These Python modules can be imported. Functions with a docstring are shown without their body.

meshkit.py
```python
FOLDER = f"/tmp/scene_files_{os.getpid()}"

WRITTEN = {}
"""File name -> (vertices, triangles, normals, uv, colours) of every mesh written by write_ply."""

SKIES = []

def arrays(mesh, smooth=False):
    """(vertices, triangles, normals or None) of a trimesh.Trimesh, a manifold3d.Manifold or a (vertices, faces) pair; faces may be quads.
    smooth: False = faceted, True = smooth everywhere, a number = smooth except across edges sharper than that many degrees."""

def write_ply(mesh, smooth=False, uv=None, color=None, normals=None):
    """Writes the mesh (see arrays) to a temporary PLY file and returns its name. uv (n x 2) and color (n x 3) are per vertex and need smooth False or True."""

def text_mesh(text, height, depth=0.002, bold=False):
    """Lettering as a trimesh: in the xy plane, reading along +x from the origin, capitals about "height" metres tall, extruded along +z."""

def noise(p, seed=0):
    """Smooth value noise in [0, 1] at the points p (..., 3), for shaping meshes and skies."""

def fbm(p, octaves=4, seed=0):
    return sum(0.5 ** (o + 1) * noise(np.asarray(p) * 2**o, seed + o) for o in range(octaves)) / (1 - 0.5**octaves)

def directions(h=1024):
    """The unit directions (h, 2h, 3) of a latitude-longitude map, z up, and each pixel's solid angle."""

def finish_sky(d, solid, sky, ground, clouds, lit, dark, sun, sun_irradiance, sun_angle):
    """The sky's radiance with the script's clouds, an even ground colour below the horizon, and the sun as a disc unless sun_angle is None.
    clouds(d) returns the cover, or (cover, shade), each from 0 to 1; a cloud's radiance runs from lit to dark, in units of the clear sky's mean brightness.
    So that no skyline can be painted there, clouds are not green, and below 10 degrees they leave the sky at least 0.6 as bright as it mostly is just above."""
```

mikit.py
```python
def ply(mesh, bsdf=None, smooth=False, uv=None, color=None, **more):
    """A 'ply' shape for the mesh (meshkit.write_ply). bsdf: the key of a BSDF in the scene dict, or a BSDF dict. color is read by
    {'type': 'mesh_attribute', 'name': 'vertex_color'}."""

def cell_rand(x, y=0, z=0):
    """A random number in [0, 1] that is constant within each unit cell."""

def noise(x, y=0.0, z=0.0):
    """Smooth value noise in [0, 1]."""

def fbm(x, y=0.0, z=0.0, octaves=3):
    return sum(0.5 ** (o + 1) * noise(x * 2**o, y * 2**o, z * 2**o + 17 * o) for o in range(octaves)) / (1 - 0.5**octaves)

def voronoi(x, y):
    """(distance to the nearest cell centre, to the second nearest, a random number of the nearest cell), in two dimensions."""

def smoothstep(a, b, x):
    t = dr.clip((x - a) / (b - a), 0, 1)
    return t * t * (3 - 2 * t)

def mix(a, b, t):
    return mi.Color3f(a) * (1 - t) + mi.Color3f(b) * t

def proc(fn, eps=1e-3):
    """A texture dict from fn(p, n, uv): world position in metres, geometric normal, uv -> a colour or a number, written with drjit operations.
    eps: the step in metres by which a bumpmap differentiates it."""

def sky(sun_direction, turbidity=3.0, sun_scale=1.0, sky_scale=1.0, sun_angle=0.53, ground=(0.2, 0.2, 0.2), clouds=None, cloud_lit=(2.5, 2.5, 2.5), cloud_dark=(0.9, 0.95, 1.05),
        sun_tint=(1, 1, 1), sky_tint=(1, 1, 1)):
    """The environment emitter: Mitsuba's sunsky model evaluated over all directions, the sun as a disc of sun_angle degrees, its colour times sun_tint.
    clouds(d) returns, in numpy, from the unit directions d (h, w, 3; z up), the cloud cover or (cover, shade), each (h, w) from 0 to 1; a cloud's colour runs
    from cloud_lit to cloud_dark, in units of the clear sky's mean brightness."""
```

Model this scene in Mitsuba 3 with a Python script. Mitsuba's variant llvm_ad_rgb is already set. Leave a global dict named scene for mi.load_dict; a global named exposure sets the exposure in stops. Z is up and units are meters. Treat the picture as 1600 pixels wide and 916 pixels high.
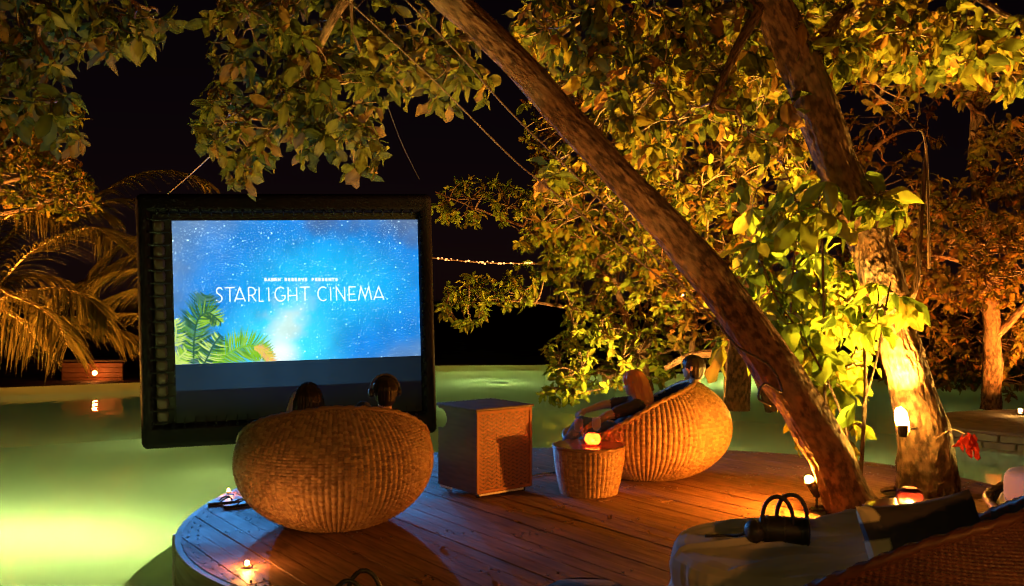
import math, random
import numpy as np, trimesh, manifold3d as m3
import mitsuba as mi, drjit as dr
import mikit, meshkit
from shapely.geometry import Polygon, LineString, MultiLineString, box as sbox, Point
from shapely import affinity
from shapely.ops import unary_union

T = mi.ScalarTransform4f
RGB = lambda *c: {'type': 'rgb', 'value': list(map(float, c))}
F0, HZ, EYE = 1400.0, 470.0, 1.75          # focal length in photo pixels, horizon row, eye height
scene, labels = {}, {}
exposure = 5.0
LS = 2.0 ** -exposure                        # a long night exposure: lights are given relative to white

# ------------------------------------------------------------------ camera, sky, large lights
scene['camera'] = {'type': 'perspective', 'fov': math.degrees(2 * math.atan(800 / F0)), 'fov_axis': 'x', 'near_clip': 0.1, 'far_clip': 2000.0,
                   'principal_point_offset_y': (458 - HZ) / 916.0,
                   'to_world': T().look_at([0, 0, EYE], [0, 10, EYE], [0, 0, 1])}
scene['sky'] = mikit.sky((0.2, -1, 0.25), turbidity=3, sun_scale=0.0, sky_scale=0.02 * LS, sky_tint=(1.9, 0.6, 0.8))
scene['sky']['sampling_weight'] = 0.35


def area(r, g, b, weight=1.0):
    return {'type': 'area', 'radiance': RGB(r * LS, g * LS, b * LS), 'sampling_weight': float(weight)}


def P(px, py, D):
    """World point at depth D (metres along +y) for a photo pixel, used to size and place things at their own distance."""
    return np.array([(px - 800) / F0 * D, D, EYE - (py - HZ) / F0 * D])


# the screen's light on the place: it is far brighter than a picture can show, so it is given as three wide blue floods at the screen face
SCR_L, SCR_R = P(222, 702, 12.5), P(682, 676, 13.4)
SU = SCR_R - SCR_L; SW = np.linalg.norm(SU); SU /= SW
SN = np.cross(SU, [0, 0, 1]); SN /= np.linalg.norm(SN)          # faces the audience
SV = np.cross(SN, SU) * -1
if SV[2] < 0: SV = -SV
if SN[1] > 0: SN = -SN
SH = 3.56


def scr(u, v, out=0.0):
    return SCR_L + SU * u + SV * v + SN * out


for i, (fu, fv) in enumerate(((.2, .42), (.5, .42), (.8, .42), (.35, .62), (.65, .62))):
    o = scr(SW * fu, SH * fv, .30)
    scene[f'screen_light_{i+1:03d}'] = {'type': 'spot', 'to_world': T().look_at(o.tolist(), (o + SN - np.array([0, 0, .28])).tolist(), [0, 0, 1]),
                                        'intensity': RGB(1.2 * LS, 7.2 * LS, 19 * LS), 'cutoff_angle': 78, 'beam_width': 35}

# ------------------------------------------------------------------ materials
col = {'type': 'mesh_attribute', 'name': 'vertex_color'}


def diffuse(*c): return {'type': 'twosided', 'bsdf': {'type': 'diffuse', 'reflectance': RGB(*c)}}
def plastic(c, r=.4, **k): return {'type': 'twosided', 'bsdf': {'type': 'principled', 'base_color': RGB(*c) if isinstance(c, tuple) else c, 'roughness': r, 'specular': .5, **k}}


def f_wood(p, n, uv):
    a = uv.x * 1.3; b = uv.y * 40
    g = mikit.fbm(a * 3, b, 3.0, 4)
    st = mikit.noise(p.x * 1.7, p.y * 1.7, 5.0)
    c = mikit.mix((.095, .042, .024), (.26, .130, .076), g)
    return c * (.72 + .5 * st)


def f_woodrough(p, n, uv):
    return .46 + .3 * mikit.fbm(p.x * 3, p.y * 3, 1.0, 3)


def f_woodbump(p, n, uv):
    return mikit.fbm(uv.x * 4, uv.y * 120, 3.0, 3)


scene['m_wood'] = {'type': 'twosided', 'bsdf': {'type': 'bumpmap', 'arbitrary': mikit.proc(f_woodbump, 2e-3), 'scale': .004,
                   'bsdf': {'type': 'principled', 'base_color': mikit.proc(f_wood), 'roughness': mikit.proc(f_woodrough), 'specular': .5}}}


def f_wicker(p, n, uv):
    r = mikit.cell_rand(uv.x, uv.y, 3)
    c = mikit.mix((.20, .105, .045), (.46, .29, .14), r * .75 + .25 * mikit.noise(p.x * 6, p.y * 6, p.z * 6))
    return c


scene['m_wicker'] = plastic(mikit.proc(f_wicker), .42)
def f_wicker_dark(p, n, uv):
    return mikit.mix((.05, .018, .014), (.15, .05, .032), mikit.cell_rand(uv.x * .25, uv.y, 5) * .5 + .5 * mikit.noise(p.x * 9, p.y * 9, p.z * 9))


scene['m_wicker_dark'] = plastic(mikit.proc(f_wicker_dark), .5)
scene['m_wicker_pale'] = plastic((.45, .43, .40), .45)


def f_bark(p, n, uv):
    a = mikit.fbm(uv.x * 34, uv.y * 17, 2.0, 4)
    l = mikit.smoothstep(.55, .72, mikit.fbm(p.x * 5, p.y * 5, p.z * 3, 3))
    c = mikit.mix((.05, .026, .015), (.19, .105, .058), mikit.smoothstep(.25, .75, a))
    return c * (1 - .35 * l) + mi.Color3f(.22, .17, .12) * (.35 * l)


def f_barkb(p, n, uv):
    return mikit.fbm(uv.x * 42, uv.y * 20, 2.0, 4)


scene['m_bark'] = {'type': 'twosided', 'bsdf': {'type': 'bumpmap', 'arbitrary': mikit.proc(f_barkb, 4e-3), 'scale': .035,
                   'bsdf': {'type': 'principled', 'base_color': mikit.proc(f_bark), 'roughness': .75, 'specular': .3}}}
scene['m_twig'] = plastic((.15, .085, .05), .6)
scene['m_leaf'] = {'type': 'principledthin', 'base_color': col, 'roughness': .62, 'diff_trans': .75, 'spec_trans': 0.0, 'eta': 1.35}
scene['m_black'] = plastic((.012, .011, .014), .5)
scene['m_rubber'] = plastic((.02, .02, .022), .45)
scene['m_vinyl'] = {'type': 'twosided', 'bsdf': {'type': 'principled', 'base_color': RGB(.006, .004, .009), 'roughness': .5, 'specular': .12}}
scene['m_steel'] = {'type': 'principled', 'base_color': RGB(.5, .5, .5), 'metallic': 1.0, 'roughness': .35}
scene['m_white'] = plastic((.7, .68, .64), .5)


# ------------------------------------------------------------------ mesh helpers
def lab(key, label=None, cat=None, group=None, kind=None):
    d = labels.setdefault(key, {})
    for k, v in (('label', label), ('category', cat), ('group', group), ('kind', kind)):
        if v: d[k] = v


COUNT = {}


def numbered(name):
    n = COUNT.get(name, -1) + 1
    COUNT[name] = n
    return name if n == 0 else f'{name}_{n:03d}'


def obj(name, mesh, mat, parent=None, smooth=False, label=None, cat=None, group=None, kind=None, **k):
    key = numbered((parent + '__' + name) if parent else name)
    scene[key] = mikit.ply(mesh, mat, smooth=smooth, **k) if not (isinstance(mesh, dict)) else mesh
    if label or cat or group or kind: lab(key, label, cat, group, kind)
    return key


def thing(name, label, cat, group=None):
    key = numbered(name); lab(key, label, cat, group); return key


def M4(R=None, t=(0, 0, 0), s=1.0):
    m = np.eye(4)
    m[:3, :3] = (np.eye(3) if R is None else R) * s
    m[:3, 3] = t
    return m


def rotz(a):
    c, s = math.cos(a), math.sin(a); return np.array([[c, -s, 0], [s, c, 0], [0, 0, 1.0]])


def rotx(a):
    c, s = math.cos(a), math.sin(a); return np.array([[1.0, 0, 0], [0, c, -s], [0, s, c]])


def roty(a):
    c, s = math.cos(a), math.sin(a); return np.array([[c, 0, s], [0, 1.0, 0], [-s, 0, c]])


def join(ms):
    vs, fs, n = [], [], 0
    for m in ms:
        v, f = (m.vertices, m.faces) if hasattr(m, 'vertices') else m
        vs.append(np.asarray(v, float)); fs.append(np.asarray(f, int) + n); n += len(v)
    return np.vstack(vs), np.vstack(fs)


def xf(mesh, R=None, t=(0, 0, 0)):
    v, f = (mesh.vertices, mesh.faces) if hasattr(mesh, 'vertices') else mesh
    return (np.asarray(v) @ (np.eye(3) if R is None else R).T + np.asarray(t), np.asarray(f))


def spline(pts, n):
    """Catmull-Rom through the points (any columns)."""
    p = np.asarray(pts, float)
    p = np.vstack([2 * p[0] - p[1], p, 2 * p[-1] - p[-2]])
    t = np.linspace(0, len(p) - 3 - 1e-9, n); i = t.astype(int); u = (t - i)[:, None]
    a, b, c, d = p[i], p[i + 1], p[i + 2], p[i + 3]
    return .5 * (2 * b + (c - a) * u + (2 * a - 5 * b + 4 * c - d) * u**2 + (3 * b - a - 3 * c + d) * u**3)


def tube(pts, rad, sides=6, cap=True, disp=None, uv=False):
    p = np.asarray(pts, float); n = len(p)
    rad = np.broadcast_to(np.asarray(rad, float), (n,))
    t = np.gradient(p, axis=0); t /= np.linalg.norm(t, axis=1, keepdims=True) + 1e-12
    a = np.zeros_like(p)
    ref = np.array([0, 0, 1.0]) if abs(t[0][2]) < .9 else np.array([1.0, 0, 0])
    x = np.cross(t[0], ref); x /= np.linalg.norm(x)
    for i in range(n):
        x = x - t[i] * np.dot(x, t[i]); x /= np.linalg.norm(x) + 1e-12; a[i] = x
    b = np.cross(t, a)
    ns = sides + (1 if uv else 0)
    ang = np.arange(ns) * 2 * np.pi / sides
    r = np.repeat(rad[:, None], ns, 1)
    if disp is not None:
        q = p[:, None] + rad[:, None, None] * (np.cos(ang)[None, :, None] * a[:, None] + np.sin(ang)[None, :, None] * b[:, None])
        r = r + disp(q, ang, np.arange(n))
    v = p[:, None] + r[:, :, None] * (np.cos(ang)[None, :, None] * a[:, None] + np.sin(ang)[None, :, None] * b[:, None])
    i, j = np.meshgrid(np.arange(n - 1), np.arange(ns if not uv else ns - 1), indexing='ij')
    j2 = (j + 1) % ns
    q = np.stack([i * ns + j, i * ns + j2, (i + 1) * ns + j2, (i + 1) * ns + j], -1).reshape(-1, 4)
    f = np.vstack([q[:, [0, 1, 2]], q[:, [0, 2, 3]]])
    v = v.reshape(-1, 3)
    if uv:
        L = np.concatenate([[0], np.cumsum(np.linalg.norm(np.diff(p, axis=0), axis=1))])
        u = np.stack([np.broadcast_to(ang / (2 * np.pi), (n, ns)), np.broadcast_to(L[:, None], (n, ns))], -1).reshape(-1, 2)
        return v, f, u
    if cap:
        k = len(v)
        v = np.vstack([v, p[0], p[-1]])
        jj = np.arange(ns); j2 = (jj + 1) % ns
        f = np.vstack([f, np.stack([jj * 0 + k, j2, jj], 1), np.stack([jj * 0 + k + 1, (n - 1) * ns + jj, (n - 1) * ns + j2], 1)])
    return v, f


def lathe(prof, n=32):
    prof = np.asarray(prof, float); ang = np.arange(n) * 2 * np.pi / n; m = len(prof)
    v = np.stack([prof[:, 0][:, None] * np.cos(ang), prof[:, 0][:, None] * np.sin(ang), np.repeat(prof[:, 1][:, None], n, 1)], -1).reshape(-1, 3)
    i, j = np.meshgrid(np.arange(m - 1), np.arange(n), indexing='ij'); j2 = (j + 1) % n
    q = np.stack([i * n + j, i * n + j2, (i + 1) * n + j2, (i + 1) * n + j], -1).reshape(-1, 4)
    return v, np.vstack([q[:, [0, 1, 2]], q[:, [0, 2, 3]]])


def sphere_man(c, r, seg=12): return m3.Manifold.sphere(float(r), seg).translate([float(x) for x in c])


def rbox(size, r=.01, seg=8):
    """Box of the given size, centred, with rounded edges."""
    s = np.asarray(size, float) / 2 - r
    pts = [sphere_man([x * s[0], y * s[1], z * s[2]], r, seg) for x in (-1, 1) for y in (-1, 1) for z in (-1, 1)]
    m = m3.Manifold.batch_hull(pts).to_mesh()
    return np.array(m.vert_properties[:, :3]), np.array(m.tri_verts)


def prism(poly, z0, z1):
    g = trimesh.creation.extrude_polygon(poly, z1 - z0, engine='earcut')
    v = np.array(g.vertices); v[:, 2] += z0
    return v, np.array(g.faces)


def ico(r, sub=2, c=(0, 0, 0)):
    m = trimesh.creation.icosphere(sub, r); return np.array(m.vertices) + np.asarray(c), np.array(m.faces)


def bulb(key, c, r, rgb, weight=1.0):
    scene[key] = {'type': 'sphere', 'center': [float(x) for x in c], 'radius': float(r), 'emitter': area(*rgb, weight), 'bsdf': {'type': 'diffuse', 'reflectance': RGB(.5, .5, .5)}}


# ------------------------------------------------------------------ ground, pool, water
WZ = -0.38
shore = np.array([(-17, 15), (-12, 19.8), (-7, 22.3), (-3, 26.8), (1, 27.2), (3.4, 23.5), (6.3, 24.6), (9, 22.3), (13, 20.5), (15, 16), (14, 9), (12, 2), (9, -6), (0, -9), (-10, -7), (-15, 2), (-18, 9)], float)
sp = spline(np.vstack([shore, shore[:3]]), 400)[: 400]
pool_poly = Polygon(shore).buffer(1.5).buffer(-1.5)
ground = Polygon([(-700, -500), (700, -500), (700, 900), (-700, 900)]).difference(pool_poly)


def sheet(poly, z):
    v, f = trimesh.creation.triangulate_polygon(poly, engine='earcut')
    v = np.column_stack([v, np.full(len(v), z)])
    a = v[f]; nz = np.cross(a[:, 1] - a[:, 0], a[:, 2] - a[:, 0])[:, 2]
    f = np.where((nz < 0)[:, None], f[:, ::-1], f)
    return v, f


def f_soil(p, n, uv):
    return mikit.mix((.035, .024, .016), (.09, .06, .035), mikit.fbm(p.x * 2, p.y * 2, 1.0, 4))


scene['m_soil'] = plastic(mikit.proc(f_soil), .9)
obj('ground', sheet(ground, -0.2), 'm_soil', kind='structure')
ring = pool_poly.exterior.simplify(.02)
pc = np.array(ring.coords)


def wall_strip(c, z0, z1):
    n = len(c); v = np.vstack([np.column_stack([c, np.full(n, z0)]), np.column_stack([c, np.full(n, z1)])])
    i = np.arange(n - 1)
    return v, np.vstack([np.stack([i, i + 1, i + 1 + n], 1), np.stack([i, i + 1 + n, i + n], 1)])


def f_tile(p, n, uv):
    c = mikit.mix((.44, .50, .30), (.50, .55, .33), mikit.fbm(p.x * .5, p.y * .5, 1.0, 3))
    return c


scene['m_pool'] = {'type': 'twosided', 'bsdf': {'type': 'diffuse', 'reflectance': mikit.proc(f_tile)}}
obj('pool_floor', sheet(pool_poly, -1.55), 'm_pool', kind='structure')
obj('pool_wall', wall_strip(pc, -1.6, -.2), 'm_pool', kind='structure')


def f_wave(p, n, uv):
    return mikit.fbm(p.x * 2.6, p.y * 1.5, 1.0, 3)


scene['m_water'] = {'type': 'bumpmap', 'arbitrary': mikit.proc(f_wave, 2e-2), 'scale': .011,
                    'bsdf': {'type': 'dielectric', 'int_ior': 1.33, 'ext_ior': 1.0}}


def grid_sheet(poly, z):
    v, f = sheet(poly, z)
    return v, f


wv, wf = sheet(pool_poly, WZ)
obj('water', (wv, wf), 'm_water', kind='structure', uv=wv[:, :2])

# light of the pool, added as bodiless points under the water without any fixture
POOL = [  # x, y, z, strength
    (-3.9, 9.0, -.60, 10), (-4.7, 9.4, -.60, 12), (-5.5, 9.0, -.60, 12), (-6.3, 9.4, -.60, 12), (-7.2, 9.1, -.60, 12), (-8.2, 9.4, -.60, 12), (-6.0, 14.5, -.7, 2.6), (-11, 15, -.7, 1.6), (-3.9, 12.2, -.7, 3.2),
    (-.9, 19.0, -.7, 4.5), (-.6, 24.6, -.62, 26), (6.0, 23.8, -.62, 22), (2.6, 14.0, -.7, 4.5), (9.5, 18.0, -.7, 1.8), (6.5, 10.2, -.65, 4.5), (5.2, 13.0, -.7, 2.2)]
for i, (x, y, z, s) in enumerate(POOL):
    scene[f'pool_light_{i+1:03d}'] = {'type': 'point', 'position': [x, y, z], 'intensity': RGB(.82 * s * LS, 1.03 * s * LS, .40 * s * LS), 'sampling_weight': .5}

# ------------------------------------------------------------------ deck
def superellipse(cx, cy, a, b, e, n=160):
    t = np.linspace(0, 2 * np.pi, n, endpoint=False)
    c, s = np.cos(t), np.sin(t)
    return np.column_stack([cx + a * np.sign(c) * np.abs(c) ** (2 / e), cy + b * np.sign(s) * np.abs(s) ** (2 / e)])


deck_poly = unary_union([Polygon(superellipse(1.02, 7.66, 3.66, 3.04, 2.25)), sbox(-1.3, -2.5, 4.2, 6.0)]).buffer(.5).buffer(-.5)
labels['deck'] = {'label': 'round dark timber deck of narrow boards standing over the green pool', 'category': 'deck'}
PA = math.radians(36.6)                      # boards run away to the left
PD = np.array([-math.sin(PA), math.cos(PA)]); PN = np.array([math.cos(PA), math.sin(PA)])
rng = np.random.default_rng(11)
PITCH, GAP = .142, .007
vis = sbox(-6, 4.0, 7, 12)
deck_in = deck_poly.buffer(-.045)
holes = unary_union([Point(2.79, 7.42).buffer(.30), Point(3.72, 8.12).buffer(.36)])
deck_cut = deck_in.difference(holes)
near_v, near_f = [], []
scr_pts = []
for k in range(-70, 80):
    o = k * PITCH
    joints = [-14 + rng.uniform(0, 3)]
    while joints[-1] < 16: joints.append(joints[-1] + rng.uniform(2.2, 3.8))
    for a, b in zip(joints[:-1], joints[1:]):
        a2, b2 = a + .003, b - .003
        cs = [PN * (o + GAP / 2) + PD * a2, PN * (o + PITCH - GAP / 2) + PD * a2, PN * (o + PITCH - GAP / 2) + PD * b2, PN * (o + GAP / 2) + PD * b2]
        piece = Polygon(cs)
        if not piece.intersects(deck_cut): continue
        piece = piece.intersection(deck_cut)
        for g in getattr(piece, 'geoms', [piece]):
            if g.geom_type != 'Polygon' or g.area < .003: continue
            g = g.simplify(.004)
            dz = rng.uniform(-.003, .003)
            v, f = prism(g, -.035 + dz, dz)
            r0 = rng.uniform(0, 40)
            uv = np.column_stack([v[:, :2] @ PD + r0, v[:, :2] @ PN + v[:, 2] + rng.uniform(0, 9)])
            if g.intersects(vis):
                obj('plank', (v, f), 'm_wood', 'deck', uv=uv)
                for e in (a2 + .04, b2 - .04, (a2 + b2) / 2):
                    for s in (.03, PITCH - .03):
                        q = PN * (o + s) + PD * e
                        if g.buffer(-.012).contains(Point(q)): scr_pts.append((q[0], q[1], dz))
            else:
                near_v.append((v, f, uv))
if near_v:
    obj('planks_near_path', join([(a, b) for a, b, c in near_v]), 'm_wood', 'deck', uv=np.vstack([c for a, b, c in near_v]), kind='stuff')
# screws along the rim in pairs
ex = deck_in.buffer(-.05).exterior
L = 0
while L < ex.length:
    q = ex.interpolate(L); scr_pts.append((q.x, q.y, 0)); q2 = ex.interpolate(L + .04)
    c = deck_in.buffer(-.11).exterior.interpolate(deck_in.buffer(-.11).exterior.project(q2)); scr_pts.append((c.x, c.y, 0))
    L += .15
sb = lathe([(0, .0052), (.005, .0048), (.0075, .003), (.0075, 0)], 8)
obj('screw_heads', join([xf(sb, t=p) for p in scr_pts]), 'm_steel', 'deck', smooth=40, kind='stuff')


def f_fascia(p, n, uv):
    return mikit.mix((.16, .11, .06), (.34, .25, .14), mikit.fbm(uv.x * 2, p.z * 30, 1.0, 4))


scene['m_fascia'] = plastic(mikit.proc(f_fascia), .55)
rim = deck_poly.difference(deck_in)
v, f = prism(rim, -.30, -.002)
obj('fascia_band', (v, f), 'm_fascia', 'deck', uv=np.column_stack([np.arctan2(v[:, 1] - 7.6, v[:, 0] - 1) * 4, v[:, 2]]))
obj('underframe', prism(deck_poly.buffer(-.12).difference(holes), -.20, -.05), 'm_soil', 'deck')
pl = deck_poly.buffer(.42)
obj('pool_plinth', join([prism(pl.difference(holes.buffer(.1)), -1.5, -.62)]), 'm_pool', kind='structure')
p0 = P(277, 838, 6.75)
t = thing('mooring_post', 'short white post standing in the water against the left edge of the deck', 'post')
obj('shaft', lathe([(0, -1.4), (.028, -1.4), (.028, -.03), (.024, -.012), (0, -.01)], 20), 'm_white', t, smooth=40)
for k in (t + '__shaft',): scene[k]['to_world'] = T().translate([float(p0[0]) - .01, float(p0[1]), 0.0])

# raised stone terrace at the right of the pool
tp = Polygon(superellipse(10.2, 13.6, 3.9, 2.0, 2.3, 60))
labels['stone_terrace'] = {'label': 'low grey stone terrace curving into the pool at the far right', 'category': 'terrace'}


def f_stone(p, n, uv):
    g = mikit.fbm(p.x * 6, p.y * 6, p.z * 6, 4)
    return mikit.mix((.16, .15, .14), (.36, .34, .31), g)


scene['m_stone'] = plastic(mikit.proc(f_stone), .8)
obj('core', prism(tp.buffer(-.06), -1.5, -.12), 'm_stone', 'stone_terrace')
ext = tp.exterior
nb = int(ext.length / .42)
for row in range(2):
    for i in range(nb):
        a, b = (i + .5 * row) / nb, (i + .5 * row + 1) / nb
        pa, pb = [ext.interpolate((q % 1.0) * ext.length) for q in (a + .012 / nb, b - .012 / nb)]
        mid = np.array([(pa.x + pb.x) / 2, (pa.y + pb.y) / 2])
        if mid[0] > 11.5 or mid[1] > 13.6: continue
        d = np.array([pb.x - pa.x, pb.y - pa.y]); ln = np.linalg.norm(d); d /= ln
        h = .105
        bx = rbox((ln - .012, .10, h - .012), .008, 4)
        obj('stone_block', xf(bx, rotz(math.atan2(d[1], d[0])), (*mid, -.17 - h * row - .0)), 'm_stone', 'stone_terrace', smooth=40)
rng = np.random.default_rng(3)
for ix in range(-9, 5):
    for iy in range(-7, 1):
        g = sbox(10 + ix * .6 + .006, 13.6 + iy * .45 + .006, 10 + ix * .6 + .594, 13.6 + iy * .45 + .444).intersection(tp.buffer(-.005))
        if g.is_empty or g.geom_type != 'Polygon' or g.area < .02: continue
        obj('paving_slab', prism(g.simplify(.01), -.12, -.085 + rng.uniform(-.003, .003)), 'm_stone', 'stone_terrace')

# ------------------------------------------------------------------ inflatable screen
labels['cinema_screen'] = {'label': 'large black inflatable cinema screen showing a blue starry film title over the pool', 'category': 'screen'}
RS = np.column_stack([SU, SV, SN])


def sm(mesh, uvo): return xf(mesh, RS, scr(*uvo))


def suv(px, py):
    d = np.array([(px - 800) / F0, 1, -(py - HZ) / F0]); o = np.array([0, 0, EYE])
    t_ = np.dot(SCR_L - o, SN) / np.dot(d, SN); q = o + d * t_ - SCR_L
    return np.array([np.dot(q, SU), np.dot(q, SV)])


def fbar(cu, cv, lu, lv, th=.42, r=.09):
    return sm(rbox((lu, lv, th), r, 20), (cu, cv, -.10))


FW = .21
obj('side_tube', fbar(FW / 2, SH / 2, FW, SH), 'm_vinyl', 'cinema_screen', smooth=30)
obj('side_tube', fbar(SW - FW / 2, SH / 2, FW, SH), 'm_vinyl', 'cinema_screen', smooth=30)
obj('top_tube', fbar(SW / 2, SH - .14, SW - .02, .28), 'm_vinyl', 'cinema_screen', smooth=30)
obj('bottom_tube', fbar(SW / 2, .17, SW - .02, .34), 'm_vinyl', 'cinema_screen', smooth=30)
c = [suv(272, 343), suv(655, 346), suv(654, 556), suv(271, 570)]
U0, U1 = (c[0][0] + c[3][0]) / 2, (c[1][0] + c[2][0]) / 2
V1, V0 = (c[0][1] + c[1][1]) / 2, (c[2][1] + c[3][1]) / 2
VB = suv(400, 601)[1]


def rect(u0, v0, u1, v1, out):
    v = np.array([scr(u0, v0, out), scr(u1, v0, out), scr(u1, v1, out), scr(u0, v1, out)])
    return v, np.array([[0, 1, 2], [0, 2, 3]])


obj('border_cloth', sm(rbox((SW - .3, SH - .4, .03), .008, 6), (SW / 2, SH / 2, .0)), plastic((.010, .010, .014), .7), 'cinema_screen')


def lin(r, g, b): return tuple(((x / 255 + .055) / 1.055) ** 2.4 if x > 10 else x / 255 / 12.92 for x in (r, g, b))


LB = (V0 - .52 - .0)                                     # below the film: letterbox bar, then projector scatter on the cloth painted as glow
V_LOW = V0 - .95


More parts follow.
